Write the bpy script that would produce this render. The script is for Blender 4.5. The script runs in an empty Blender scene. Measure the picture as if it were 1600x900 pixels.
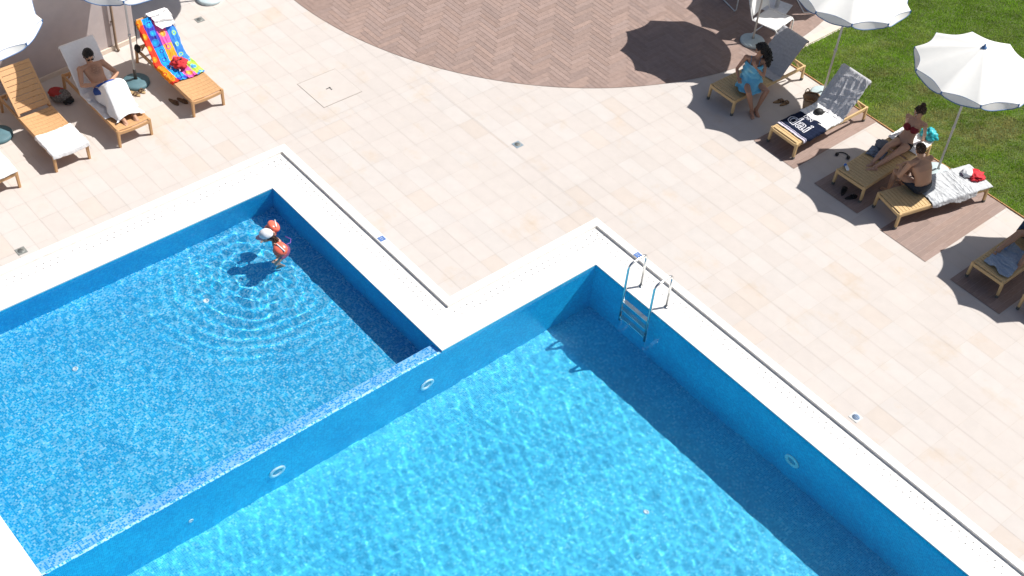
import bpy, bmesh, math, random
import numpy as np
from mathutils import Vector, Matrix, Euler, noise as mnoise
PI = math.pi
scn = bpy.context.scene
COL = scn.collection
random.seed(7)
RNG = np.random.default_rng(11)

# ------------------------------------------------------------------ materials
def nodes_of(name):
    m = bpy.data.materials.new(name); m.use_nodes = True
    nt = m.node_tree
    return m, nt, nt.nodes['Principled BSDF'], nt.nodes['Material Output']

def lin(c):
    return tuple(((v / 12.92) if v <= 0.04045 else ((v + 0.055) / 1.055) ** 2.4) for v in c)

def ramp(nt, stops, interp='LINEAR'):
    r = nt.nodes.new('ShaderNodeValToRGB'); cr = r.color_ramp; cr.interpolation = interp
    while len(cr.elements) < len(stops): cr.elements.new(0.5)
    for e, (p, c) in zip(cr.elements, stops):
        e.position = p; e.color = (*c, 1)
    return r

def noise(nt, scale, detail=4, rough=0.55, coord='Object', vec=None, stretch=None):
    n = nt.nodes.new('ShaderNodeTexNoise'); n.inputs['Scale'].default_value = scale
    n.inputs['Detail'].default_value = detail; n.inputs['Roughness'].default_value = rough
    if vec is None:
        t = nt.nodes.new('ShaderNodeTexCoord'); vec = t.outputs[coord]
    if stretch:
        mp = nt.nodes.new('ShaderNodeMapping'); mp.inputs['Scale'].default_value = stretch
        nt.links.new(vec, mp.inputs['Vector']); vec = mp.outputs['Vector']
    nt.links.new(vec, n.inputs['Vector'])
    return n

def mix(nt, a, b, fac, mode='MIX'):
    m = nt.nodes.new('ShaderNodeMix'); m.data_type = 'RGBA'; m.blend_type = mode
    for s, v in ((m.inputs[0], fac), (m.inputs[6], a), (m.inputs[7], b)):
        if isinstance(v, bpy.types.NodeSocket): nt.links.new(v, s)
        elif isinstance(v, (int, float)): s.default_value = v
        else: s.default_value = (*v, 1)
    return m.outputs[2]

def bump(nt, bsdf, height, strength=0.3, dist=0.01):
    b = nt.nodes.new('ShaderNodeBump'); b.inputs['Strength'].default_value = strength
    b.inputs['Distance'].default_value = dist
    nt.links.new(height, b.inputs['Height']); nt.links.new(b.outputs['Normal'], bsdf.inputs['Normal'])

def plain(name, color, rough=0.6, metal=0.0, var=0.12, scale=12, spec=0.4, bmp=0.0, trans=0.0, bscale=None, stretch=None):
    """a surface of one colour with a little uneven tone of its own"""
    m, nt, b, out = nodes_of(name)
    n = noise(nt, scale, 5, stretch=stretch)
    hi = tuple(min(1, c * (1 + var)) for c in color); lo = tuple(c * (1 - var) for c in color)
    r = ramp(nt, [(0.3, lo), (0.7, hi)])
    nt.links.new(n.outputs['Fac'], r.inputs['Fac']); nt.links.new(r.outputs['Color'], b.inputs['Base Color'])
    b.inputs['Roughness'].default_value = rough; b.inputs['Metallic'].default_value = metal
    b.inputs['Specular IOR Level'].default_value = spec
    if bmp:
        n2 = noise(nt, bscale or scale * 8, 3); bump(nt, b, n2.outputs['Fac'], bmp)
    if trans:
        t = nt.nodes.new('ShaderNodeBsdfTranslucent'); nt.links.new(r.outputs['Color'], t.inputs['Color'])
        mx = nt.nodes.new('ShaderNodeMixShader'); mx.inputs[0].default_value = trans
        nt.links.new(b.outputs[0], mx.inputs[1]); nt.links.new(t.outputs[0], mx.inputs[2])
        nt.links.new(mx.outputs[0], out.inputs['Surface'])
    return m

def attr_mat(name, tint=(1, 1, 1), rough=0.6, grain=None, spec=0.35, bmp=0.0, nscale=6, nvar=0.08, stain=None):
    """colour carried by each tile, plank or printed patch (mesh attribute 'col'), with fine uneven tone"""
    m, nt, b, out = nodes_of(name)
    a = nt.nodes.new('ShaderNodeAttribute'); a.attribute_name = 'col'
    c = mix(nt, a.outputs['Color'], tint, 1.0, 'MULTIPLY')
    n = noise(nt, nscale, 6, 0.6, stretch=grain)
    r = ramp(nt, [(0.25, (1 - nvar,) * 3), (0.75, (1 + nvar,) * 3)])
    nt.links.new(n.outputs['Fac'], r.inputs['Fac'])
    c = mix(nt, c, r.outputs['Color'], 1.0, 'MULTIPLY')
    if stain:
        n2 = noise(nt, 1.15, 8, .68); r2 = ramp(nt, [(.56, (0, 0, 0)), (.74, (1, 1, 1))]); nt.links.new(n2.outputs['Fac'], r2.inputs['Fac'])
        c2 = mix(nt, c, stain, 1.0, 'MULTIPLY'); c = mix(nt, c, c2, r2.outputs['Color'])
        n3 = noise(nt, .33, 5, .6); r3 = ramp(nt, [(.3, (.97, .967, .963)), (.7, (1.025, 1.025, 1.025))]); nt.links.new(n3.outputs['Fac'], r3.inputs['Fac'])
        c = mix(nt, c, r3.outputs['Color'], 1.0, 'MULTIPLY')
    nt.links.new(c, b.inputs['Base Color'])
    b.inputs['Roughness'].default_value = rough; b.inputs['Specular IOR Level'].default_value = spec
    if bmp: bump(nt, b, n.outputs['Fac'], bmp)
    return m

def mosaic_mat(name, stops, grout, size=0.025, gw=0.09):
    """glass mosaic: every small square tile draws its own tone"""
    m, nt, b, out = nodes_of(name)
    t = nt.nodes.new('ShaderNodeTexCoord')
    add = nt.nodes.new('ShaderNodeVectorMath'); add.operation = 'MULTIPLY_ADD'
    add.inputs[1].default_value = (1 / size,) * 3; add.inputs[2].default_value = (0.37, 0.41, 0.33)
    nt.links.new(t.outputs['Object'], add.inputs[0])
    fl = nt.nodes.new('ShaderNodeVectorMath'); fl.operation = 'FLOOR'; nt.links.new(add.outputs[0], fl.inputs[0])
    wn = nt.nodes.new('ShaderNodeTexWhiteNoise'); wn.noise_dimensions = '3D'; nt.links.new(fl.outputs[0], wn.inputs['Vector'])
    r = ramp(nt, stops, 'CONSTANT'); nt.links.new(wn.outputs['Value'], r.inputs['Fac'])
    fr = nt.nodes.new('ShaderNodeVectorMath'); fr.operation = 'FRACTION'; nt.links.new(add.outputs[0], fr.inputs[0])
    sep = nt.nodes.new('ShaderNodeSeparateXYZ'); nt.links.new(fr.outputs[0], sep.inputs[0])
    geo = nt.nodes.new('ShaderNodeNewGeometry'); sn = nt.nodes.new('ShaderNodeSeparateXYZ')
    nt.links.new(geo.outputs['True Normal'], sn.inputs[0])
    g = None
    for ax in 'XYZ':
        lt = nt.nodes.new('ShaderNodeMath'); lt.operation = 'LESS_THAN'; lt.inputs[1].default_value = gw
        nt.links.new(sep.outputs[ax], lt.inputs[0])
        ab = nt.nodes.new('ShaderNodeMath'); ab.operation = 'ABSOLUTE'; nt.links.new(sn.outputs[ax], ab.inputs[0])
        l2 = nt.nodes.new('ShaderNodeMath'); l2.operation = 'LESS_THAN'; l2.inputs[1].default_value = 0.5
        nt.links.new(ab.outputs[0], l2.inputs[0])
        mu = nt.nodes.new('ShaderNodeMath'); mu.operation = 'MULTIPLY'
        nt.links.new(lt.outputs[0], mu.inputs[0]); nt.links.new(l2.outputs[0], mu.inputs[1])
        if g is None: g = mu
        else:
            mm = nt.nodes.new('ShaderNodeMath'); mm.operation = 'MAXIMUM'
            nt.links.new(g.outputs[0], mm.inputs[0]); nt.links.new(mu.outputs[0], mm.inputs[1]); g = mm
    big = noise(nt, 0.9, 3)
    rb = ramp(nt, [(0.3, (0.80, 0.88, 0.93)), (0.7, (1.12, 1.08, 1.04))]); nt.links.new(big.outputs['Fac'], rb.inputs['Fac'])
    fine = noise(nt, 5.5, 4, .6); rf = ramp(nt, [(0.3, (.90, .92, .94)), (0.7, (1.08, 1.06, 1.05))]); nt.links.new(fine.outputs['Fac'], rf.inputs['Fac'])
    c = mix(nt, r.outputs['Color'], grout, g.outputs[0])
    c = mix(nt, c, rf.outputs['Color'], 1.0, 'MULTIPLY')
    c = mix(nt, c, rb.outputs['Color'], 1.0, 'MULTIPLY')
    nt.links.new(c, b.inputs['Base Color'])
    b.inputs['Roughness'].default_value = 0.35; b.inputs['Specular IOR Level'].default_value = 0.3
    return m

# ------------------------------------------------------------------ mesh helpers
class MB:
    """collects vertices and faces that become ONE mesh object"""
    def __init__(s): s.v = []; s.f = []; s.c = []; s.mi = []; s.sm = []
    def add(s, verts, faces, col=(1, 1, 1), mi=0, smooth=False):
        o = len(s.v); s.v += [tuple(p) for p in verts]
        for f in faces:
            s.f.append([i + o for i in f]); s.c.append(col); s.mi.append(mi); s.sm.append(smooth)
        return s
    def box(s, c, size, rot=None, col=(1, 1, 1), mi=0, bev=0.0):
        x, y, z = (v / 2 for v in size); M = rot if rot is not None else Matrix.Identity(3)
        c = Vector(c)
        if bev <= 0:
            P = [Vector(p) for p in ((-x, -y, -z), (x, -y, -z), (x, y, -z), (-x, y, -z), (-x, -y, z), (x, -y, z), (x, y, z), (-x, y, z))]
            F = [(0, 3, 2, 1), (4, 5, 6, 7), (0, 1, 5, 4), (1, 2, 6, 5), (2, 3, 7, 6), (3, 0, 4, 7)]
        else:
            b = min(bev, x * .9, y * .9, z * .9)
            bm = bmesh.new(); bmesh.ops.create_cube(bm, size=1)
            for v in bm.verts: v.co = Vector((v.co.x * 2 * x, v.co.y * 2 * y, v.co.z * 2 * z))
            bmesh.ops.bevel(bm, geom=bm.edges[:], offset=b, segments=1, affect='EDGES')
            P = [v.co.copy() for v in bm.verts]; F = [[v.index for v in f.verts] for f in bm.faces]; bm.free()
        return s.add([c + M @ p for p in P], F, col, mi)
    def bar(s, a, b, w, h, up=(0, 0, 1), col=(1, 1, 1), mi=0, bev=0.004, w2=None, h2=None):
        a = Vector(a); b = Vector(b); d = b - a; L = d.length; d.normalize()
        u = Vector(up); sd = d.cross(u)
        if sd.length < 1e-4: sd = d.cross(Vector((1, 0, 0)))
        sd.normalize(); u = sd.cross(d)
        P = []
        for (q, ww, hh) in ((a, w, h), (b, w2 or w, h2 or h)):
            k = min(bev, ww * .3, hh * .3)
            for (i, j) in ((-1, -1), (1, -1), (1, 1), (-1, 1)):
                e1 = (i * (ww / 2 - k), j * hh / 2); e2 = (i * ww / 2, j * (hh / 2 - k))
                seq = (e2, e1) if (i * j > 0) == False else (e1, e2)
                for (x, y) in seq: P.append(q + sd * x + u * y)
        n = 8
        # order the ring by angle
        def ring(o):
            pts = list(range(o, o + n)); q = P[o:o + n]; c = sum(q, Vector()) / n
            return sorted(pts, key=lambda i: math.atan2((P[i] - c).dot(u), (P[i] - c).dot(sd)))
        r0, r1 = ring(0), ring(n)
        F = [[r0[i], r0[(i + 1) % n], r1[(i + 1) % n], r1[i]] for i in range(n)]
        F += [r0[::-1], r1]
        return s.add(P, F, col, mi)
    def tube(s, path, rad, n=10, col=(1, 1, 1), mi=0, cap=True, closed=False, flat=1.0, up=None):
        path = [Vector(p) for p in path]; m = len(path)
        rads = list(rad) if hasattr(rad, '__len__') else [rad] * m
        P = []; prev = None
        for i, p in enumerate(path):
            if closed: t = path[(i + 1) % m] - path[i - 1]
            else: t = path[min(i + 1, m - 1)] - path[max(i - 1, 0)]
            if t.length < 1e-9: t = Vector((0, 0, 1))
            t.normalize()
            if prev is None:
                a = Vector(up) if up else (Vector((0, 0, 1)) if abs(t.z) < .9 else Vector((1, 0, 0)))
                x = (a - t * a.dot(t)).normalized()
            else:
                x = (prev - t * prev.dot(t)).normalized()
            prev = x; y = t.cross(x)
            for k in range(n):
                an = 2 * PI * k / n
                P.append(p + (x * math.cos(an) * flat + y * math.sin(an)) * rads[i])
        F = []
        for i in range(m if closed else m - 1):
            j = (i + 1) % m
            for k in range(n):
                F.append((i * n + k, i * n + (k + 1) % n, j * n + (k + 1) % n, j * n + k))
        if cap and not closed:
            F.append(tuple(range(n))[::-1]); F.append(tuple(range((m - 1) * n, m * n)))
        return s.add(P, F, col, mi, True)
    def lathe(s, prof, c=(0, 0, 0), n=32, col=(1, 1, 1), mi=0, smooth=True):
        P = []; F = []; c = Vector(c); m = len(prof)
        for (r, z) in prof:
            for k in range(n):
                a = 2 * PI * k / n; P.append(c + Vector((r * math.cos(a), r * math.sin(a), z)))
        for i in range(m - 1):
            for k in range(n):
                F.append((i * n + k, i * n + (k + 1) % n, (i + 1) * n + (k + 1) % n, (i + 1) * n + k))
        if prof[0][0] > 1e-6: F.append(tuple(range(n))[::-1])
        if prof[-1][0] > 1e-6: F.append(tuple(range((m - 1) * n, m * n)))
        return s.add(P, F, col, mi, smooth)
    def grid(s, fn, nu, nv, colfn=None, mi=0, smooth=True):
        P = [fn(i / nu, j / nv) for j in range(nv + 1) for i in range(nu + 1)]
        o = len(s.v); s.v += [tuple(p) for p in P]
        for j in range(nv):
            for i in range(nu):
                a = j * (nu + 1) + i
                s.f.append([o + a, o + a + 1, o + a + nu + 2, o + a + nu + 1])
                s.c.append(colfn((i + .5) / nu, (j + .5) / nv) if colfn else (1, 1, 1)); s.mi.append(mi); s.sm.append(smooth)
        return s
    def blob(s, c, r, rot=None, n=12, m=8, col=(1, 1, 1), mi=0, power=1.0):
        P = []; F = []; c = Vector(c); M = rot if rot is not None else Matrix.Identity(3)
        rx, ry, rz = r if hasattr(r, '__len__') else (r, r, r)
        sp = lambda v: math.copysign(abs(v) ** power, v)
        for j in range(m + 1):
            th = PI * j / m
            for k in range(n):
                a = 2 * PI * k / n
                P.append(c + M @ Vector((rx * sp(math.sin(th)) * sp(math.cos(a)), ry * sp(math.sin(th)) * sp(math.sin(a)), -rz * sp(math.cos(th)))))
        for j in range(m):
            for k in range(n):
                F.append((j * n + k, j * n + (k + 1) % n, (j + 1) * n + (k + 1) % n, (j + 1) * n + k))
        return s.add(P, F, col, mi, True)
    def mesh(s, name):
        me = bpy.data.meshes.new(name); me.from_pydata(s.v, [], s.f)
        if any(c != (1, 1, 1) for c in s.c):
            at = me.attributes.new('col', 'FLOAT_COLOR', 'FACE')
            at.data.foreach_set('color', np.array([(*c, 1) for c in s.c], dtype=np.float32).ravel())
        me.polygons.foreach_set('material_index', s.mi); me.polygons.foreach_set('use_smooth', s.sm)
        me.update(); return me
    def build(s, name, mats, parent=None, weld=0.0, solid=0.0, subsurf=0, offset=0.0):
        me = s.mesh(name); o = bpy.data.objects.new(name, me); COL.objects.link(o)
        for m in (mats if isinstance(mats, (list, tuple)) else [mats]): me.materials.append(m)
        if parent is not None: o.parent = parent
        if weld or solid or subsurf:
            bm = bmesh.new(); bm.from_mesh(me)
            if weld: bmesh.ops.remove_doubles(bm, verts=bm.verts, dist=weld)
            bm.to_mesh(me); bm.free()
            if solid:
                q = o.modifiers.new('thickness', 'SOLIDIFY'); q.thickness = solid; q.offset = offset
            if subsurf:
                q = o.modifiers.new('smooth', 'SUBSURF'); q.levels = q.render_levels = subsurf
        return o

def tag(o, label=None, cat=None, group=None, kind=None):
    for k, v in (('label', label), ('category', cat), ('group', group), ('kind', kind)):
        if v: o[k] = v
    return o
def thing(name, label, cat, loc=(0, 0, 0), rz=0.0, group=None):
    o = bpy.data.objects.new(name, None); COL.objects.link(o); o.empty_display_size = .2
    o.location = loc; o.rotation_euler = (0, 0, rz)
    return tag(o, label, cat, group)
def dup(o, parent=None):
    c = o.copy(); COL.objects.link(c)
    if parent is not None: c.parent = parent
    for ch in list(o.children): dup(ch, c)
    return c

# ------------------------------------------------------------------ camera, sun, sky
cam = bpy.data.cameras.new('camera'); co = bpy.data.objects.new('camera', cam); COL.objects.link(co)
yaw, pitch, roll = map(math.radians, (-45.196188, 44.785617, 6.204857))
fw = Vector((math.sin(yaw) * math.cos(pitch), math.cos(yaw) * math.cos(pitch), -math.sin(pitch)))
rt = Vector((math.cos(yaw), -math.sin(yaw), 0)); up = rt.cross(fw)
R_ = rt * math.cos(roll) + up * math.sin(roll); U_ = -rt * math.sin(roll) + up * math.cos(roll)
co.matrix_world = Matrix(((R_.x, U_.x, -fw.x, 0), (R_.y, U_.y, -fw.y, 0), (R_.z, U_.z, -fw.z, 15), (0, 0, 0, 1)))
cam.sensor_width = 36; cam.lens = 2168.31 / 1600 * 36; cam.clip_start = .1; cam.clip_end = 500
scn.camera = co

SUN_EL = math.radians(54.3); SUN_AZ = (0.393, 0.9195)
sdir = Vector((SUN_AZ[0] * math.cos(SUN_EL), SUN_AZ[1] * math.cos(SUN_EL), math.sin(SUN_EL)))
sl = bpy.data.lights.new('sun', 'SUN'); sl.energy = 4.8; sl.angle = math.radians(.5); sl.color = (1, .96, .91)
so = bpy.data.objects.new('sun', sl); COL.objects.link(so)
so.rotation_euler = sdir.to_track_quat('Z', 'Y').to_euler()
so.location = (0, 20, 30)
sl.cycles.is_caustics_light = True
w = bpy.data.worlds.new('World'); scn.world = w; w.use_nodes = True
nt = w.node_tree; bg = nt.nodes['Background']
sk = nt.nodes.new('ShaderNodeTexSky'); sk.sky_type = 'NISHITA'; sk.sun_disc = False
sk.sun_elevation = SUN_EL; sk.sun_rotation = math.atan2(SUN_AZ[0], SUN_AZ[1]); sk.air_density = .8; sk.dust_density = 1.6; sk.ozone_density = 1
nt.links.new(sk.outputs[0], bg.inputs[0]); bg.inputs[1].default_value = 0.066
scn.view_settings.view_transform = 'Standard'; scn.view_settings.look = 'None'
scn.view_settings.exposure = 0.35; scn.view_settings.gamma = 1; scn.view_settings.use_curve_mapping = False
scn.render.engine = 'CYCLES'
cy = scn.cycles; cy.use_denoising = True; cy.caustics_refractive = True; cy.caustics_reflective = True
cy.max_bounces = 14; cy.diffuse_bounces = 8; cy.transmission_bounces = 6; cy.sample_clamp_indirect = 6; cy.blur_glossy = .5
try: cy.denoiser = 'OPENIMAGEDENOISE'; cy.denoising_prefilter = 'ACCURATE'
except Exception: pass
# ------------------------------------------------------------------ the setting
def struct(o): o['kind'] = 'structure'; return o
# pool outline (metres): children's pool LX, LY and the big pool RX, RY share a dividing wall
LX0, LX1, LY0, LY1 = -14.80, -10.60, 2.69, 9.00
RX0, RX1, RY0, RY1 = -10.365, 2.0, 0.0, 12.09
WZ = -0.075          # water level
CZ = -0.03           # coping level
LD, RD = -0.74, -1.48
OXA, OYA, OXB, OYB = -15.59, 9.759, -11.139, 12.82    # outer edge of the white rim
GXA, GYA, GXB, GYB = -15.447, 9.617, -11.0, 12.69     # groove
OY0 = 1.90

M_ground = plain('bedding_mortar', (.47, .40, .33), .9, var=.2, scale=3)
g = MB()
E_ = 120
def rect(mb, x0, y0, x1, y1, z, **k): mb.add([(x0, y0, z), (x1, y0, z), (x1, y1, z), (x0, y1, z)], [(0, 1, 2, 3)], **k)
for (x0, y0, x1, y1) in ((-E_, OYB - .01, E_, E_), (-E_, -E_, OXA + .01, OYB - .01), (OXA + .01, OYA - .01, OXB + .01, OYB - .01),
                         (OXA + .01, -E_, RX0 - .76, OY0 + .01), (RX0 - .76, -E_, E_, RY0 - .76), (RX1 + .76, RY0 - .76, E_, OYB - .01)):
    rect(g, x0, y0, x1, y1, -.005)
struct(g.build('ground', M_ground))

# limestone paving: stack bond, one face and one tone per tile
M_lime = attr_mat('limestone', rough=.72, nscale=5, nvar=.035, spec=.25, stain=(.98, .90, .79))
def lime_col():
    t = random.random(); k = random.uniform(.98, 1.02)
    base = (.542, .497, .460) if t < .7 else (.545, .507, .474) if t < .93 else (.542, .483, .432)
    return tuple(c * k for c in base)
t_ = MB(); TW, TH, GAP = .4765, .31, .0024
areas = [(-27, OYB, 3, 23), (-27, 0, OXA, OYB), (OXA, OYA, OXB, OYB), (OXA, -1.5, RX0 - .77, OY0)]
for (x0, y0, x1, y1) in areas:
    i0 = math.floor((x0 + 7.64) / TW); i1 = math.ceil((x1 + 7.64) / TW)
    j0 = math.floor((y0 - 13.1) / TH); j1 = math.ceil((y1 - 13.1) / TH)
    for i in range(i0, i1):
        for j in range(j0, j1):
            a = max(x0, i * TW - 7.64) + GAP / 2; b = min(x1, (i + 1) * TW - 7.64) - GAP / 2
            c = max(y0, j * TH + 13.1) + GAP / 2; d = min(y1, (j + 1) * TH + 13.1) - GAP / 2
            if b - a > .01 and d - c > .01:
                z = random.uniform(-.0006, .0006)
                rect(t_, a, c, b, d, z, col=lime_col())
struct(t_.build('terrace_paving', M_lime))

# herringbone timber-look patio inside a circular edge
CX, CY, CR = -19.18, 18.90, 6.605
M_plank = attr_mat('patio_plank', rough=.7, nscale=11, nvar=.13, grain=(1, 1, 1), spec=.25)
def plank_col():
    k = random.uniform(.90, 1.10); a = random.uniform(-.02, .02)
    return (.305 * k + a * .3, .222 * k, .190 * k - a * .2)
circ = [(CX + CR * math.cos(2 * PI * k / 180), CY + CR * math.sin(2 * PI * k / 180)) for k in range(180)]
def clip(poly, x1=None):
    # convex polygon clipped by the circle (as a 180-gon)
    if all((x - CX) ** 2 + (y - CY) ** 2 < (CR - .01) ** 2 for x, y in poly): return poly
    if all((x - CX) ** 2 + (y - CY) ** 2 > (CR + .6) ** 2 for x, y in poly): return []
    for k in range(180):
        (ax, ay), (bx, by) = circ[k], circ[(k + 1) % 180]
        out = []; n = len(poly)
        for i in range(n):
            p, q = poly[i], poly[(i + 1) % n]
            sp = (bx - ax) * (p[1] - ay) - (by - ay) * (p[0] - ax); sq = (bx - ax) * (q[1] - ay) - (by - ay) * (q[0] - ax)
            if sp >= 0: out.append(p)
            if (sp >= 0) != (sq >= 0):
                t = sp / (sp - sq); out.append((p[0] + t * (q[0] - p[0]), p[1] + t * (q[1] - p[1])))
        poly = out
        if len(poly) < 3: return []
    return poly
def clipx(poly, xm):
    out = []; n = len(poly)
    for i in range(n):
        p, q = poly[i], poly[(i + 1) % n]
        if p[0] <= xm: out.append(p)
        if (p[0] <= xm) != (q[0] <= xm):
            t = (xm - p[0]) / (q[0] - p[0]); out.append((xm, p[1] + t * (q[1] - p[1])))
    return out
base = MB(); base.add([(x, y, .003) for x, y in circ], [tuple(range(180))], col=(.355, .27, .23))
hb = MB(); PW, PLN = .1, .5
for a in range(-90, 91):
    for b in range(-16, 17):
        # herringbone lattice: each step moves one plank width along the diagonal
        ox = a * PW + b * PLN; oy = CY + a * PW - b * PLN
        if abs(ox) > CR + 1 or abs(oy - CY) > CR + 1: continue
        for (w_, h_, dx, dy) in ((PLN, PW, 0, 0), (PW, PLN, 0, PW)):
            g_ = .003
            x0, y0 = ox + dx + g_, oy + dy + g_; x1, y1 = ox + dx + w_ - g_, oy + dy + h_ - g_
            poly = clipx([(CX - x1, y0), (CX - x0, y0), (CX - x0, y1), (CX - x1, y1)], -12.55)
            poly = clip(poly) if len(poly) > 2 else []
            if len(poly) > 2:
                hb.add([(x, y, .0065) for x, y in poly], [tuple(range(len(poly)))], col=plank_col())
bo = base.build('patio_bed', M_plank); bo.parent = None; struct(bo)
struct(hb.build('patio', M_plank))

# timber-look plank strips that the right-hand loungers stand on
M_strip = attr_mat('strip_plank', rough=.7, nscale=7, nvar=.16, grain=(8, 1, 1), spec=.25)
GE = 18.745
st = MB()
for (x0, x1) in ((-11.0, -10.06), (-9.6, -8.65), (-8.17, -7.22), (-6.73, -5.77), (-5.3, -4.35), (-3.9, -2.95)):
    rect(st, x0, 16.47, x1, GE, .003, col=(.42, .33, .27))
    nn = 9; ww = (x1 - x0) / nn
    for i in range(nn):
        y = 16.47 - random.uniform(0, 1.1)
        while y < GE:
            y2 = min(GE, y + 1.2); ya = max(16.47, y) + .0015
            if y2 - ya > .01: rect(st, x0 + i * ww + .0022, ya, x0 + (i + 1) * ww - .0022, y2 - .0015, .0065, col=plank_col())
            y += 1.2
struct(st.build('plank_path', M_strip))

# white rim of the pool: raised outer strip, step down, ledge with drain holes
M_white = plain('white_rim', (.80, .79, .76), .5, var=.025, scale=2.5, spec=.4)
M_hole = plain('drain_hole', (.22, .22, .22), .9)
cp = MB()
outer = [(OXA, OY0), (OXA, OYA), (OXB, OYA), (OXB, OYB), (RX1 + .76, OYB), (RX1 + .76, RY0 - .76), (RX0 - .76, RY0 - .76), (RX0 - .76, OY0)]
groove = [(GXA, OY0 + .143), (GXA, GYA), (GXB, GYA), (GXB, GYB), (RX1 + .62, GYB), (RX1 + .62, RY0 - .62), (RX0 - .62, RY0 - .62), (RX0 - .62, OY0 + .143)]
gin = []
inner = [(LX0, LY0), (LX0, LY1), (RX0, LY1), (RX0, RY1), (RX1, RY1), (RX1, RY0), (RX0, RY0), (RX0, LY0)]
N8 = 8
def band(a, za, b, zb, mi=0):
    for i in range(N8):
        j = (i + 1) % N8
        cp.add([(*a[i], za), (*a[j], za), (*b[j], zb), (*b[i], zb)], [(0, 3, 2, 1)], mi=mi)
mid = [tuple(g_ * .86 + i_ * .14 for g_, i_ in zip(p, q)) for p, q in zip(groove, inner)]
mid2 = [tuple(g_ * .55 + i_ * .45 for g_, i_ in zip(p, q)) for p, q in zip(groove, inner)]
band(outer, -.02, outer, 0.004); band(outer, .004, groove, .004); band(groove, .004, groove, CZ - .014, 2)
band(groove, CZ - .014, mid, CZ - .012); band(mid, CZ - .012, mid2, CZ); band(mid2, CZ, inner, CZ); band(inner, CZ, inner, CZ - .02)
# holes in the sunken drain band, in two staggered rows
def holes(p0, p1, q0, q1):
    p0, p1, q0, q1 = map(Vector, ((*p0, 0), (*p1, 0), (*q0, 0), (*q1, 0)))
    L = (p1 - p0).length; n = int(L / .118); nrm = (q0 - p0); 
    ax = (p1 - p0).normalized(); pr = Vector((-ax.y, ax.x, 0))
    if pr.dot(nrm) < 0: pr = -pr
    for k in range(n + 1):
        for row in (0, 1):
            d = (k + .5 * row + .3) * .118
            if k % 5 == 4 and row == 0 and random.random() < .4: continue
            c = p0 + ax * d + pr * (.115 + .105 * row)
            t = min(1, (.115 + .105 * row) / .29); z = CZ - .0105 + .0105 * max(0, (t - .31) / .69) + .0015
            r = random.uniform(.0105, .015)
            cp.add([(c.x + r * math.cos(a), c.y + r * math.sin(a), z) for a in [i * PI / 3 for i in range(6)]], [tuple(range(6))], mi=1)
for i in range(5):
    j = (i + 1) % N8
    if groove[i][0] < 1 or groove[j][0] < 1: holes(groove[i], groove[j], inner[i], inner[j])
for i in range(5):                                # hairline joints between the rim stones
    j = i + 1; p0, p1, q0, q1 = [Vector((*v, 0)) for v in (groove[i], groove[j], inner[i], inner[j])]
    L = (q1 - q0).length; ax = (q1 - q0).normalized(); pr = Vector((-ax.y, ax.x, 0))
    if pr.dot(q0 - p0) < 0: pr = -pr
    for k in range(1, int(L / .62)):
        c = q0 + ax * k * .62; a_ = c - pr * .60; b_ = c - pr * .004; h_ = ax * .0013
        cp.add([(*(a_ - h_).xy, CZ + .0008), (*(a_ + h_).xy, CZ + .0008), (*(b_ + h_).xy, CZ + .0008), (*(b_ - h_).xy, CZ + .0008)], [(0, 1, 2, 3)], mi=2)
M_gap = plain('drain_gap', (.80, .76, .70), .8)
struct(cp.build('pool_rim', [M_white, M_hole, M_gap], weld=0))

# basins
M_mosL = mosaic_mat('blue_mosaic', [(0, (.003, .36, .64)), (.26, (.008, .40, .67)), (.50, (.11, .53, .74)), (.74, (.21, .58, .78)), (.96, (.36, .68, .82))], (.14, .48, .70), .027, .1)
M_mosR = mosaic_mat('cyan_mosaic', [(0, (.02, .45, .68)), (.3, (.034, .53, .75)), (.65, (.066, .61, .81)), (.9, (.165, .68, .85))], (.23, .67, .83), .027, .12)
M_mosW = mosaic_mat('wall_mosaic', [(0, (.003, .45, .71)), (.4, (.006, .53, .78)), (.78, (.02, .61, .84))], (.08, .65, .84), .027, .1)
ps = MB()
def quad(mb, a, b, c, d, mi): mb.add([a, b, c, d], [(0, 1, 2, 3)], mi=mi)
x0, x1, y0, y1 = LX0, LX1, LY0, LY1
quad(ps, (x0, y0, LD), (x1, y0, LD), (x1, y1, LD), (x0, y1, LD), 0)
for (a, b) in (((x0, y1), (x0, y0)), ((x1 + .235, y1), (x0, y1)), ((x0, y0), (x1 + .235, y0)), ):
    quad(ps, (*a, LD), (*b, LD), (*b, CZ - .02), (*a, CZ - .02), 3)
# dividing wall: a submerged ledge with a raised lip
D0, D1, D2 = LX1, RX0 - .05, RX0
quad(ps, (D0, y0, LD), (D0, y1, LD), (D0, y1, WZ - .045), (D0, y0, WZ - .045), 0)
quad(ps, (D0, y0, WZ - .045), (D0, y1, WZ - .045), (D1, y1, WZ - .03), (D1, y0, WZ - .03), 4)
quad(ps, (D1, y0, WZ - .03), (D1, y1, WZ - .03), (D1 + .012, y1, WZ + .004), (D1 + .012, y0, WZ + .004), 4)
quad(ps, (D1 + .012, y0, WZ + .004), (D1 + .012, y1, WZ + .004), (D2, y1, WZ + .002), (D2, y0, WZ + .002), 4)
x0, x1, y0, y1 = RX0, RX1, RY0, RY1
quad(ps, (x0, y0, RD), (x1, y0, RD), (x1, y1, RD), (x0, y1, RD), 1)
quad(ps, (x1, y1, RD), (x0, y1, RD), (x0, y1, CZ - .02), (x1, y1, CZ - .02), 2)
quad(ps, (x1, y0, RD), (x1, y1, RD), (x1, y1, CZ - .02), (x1, y0, CZ - .02), 2)
quad(ps, (x0, y0, RD), (x1, y0, RD), (x1, y0, CZ - .02), (x0, y0, CZ - .02), 2)
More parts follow.
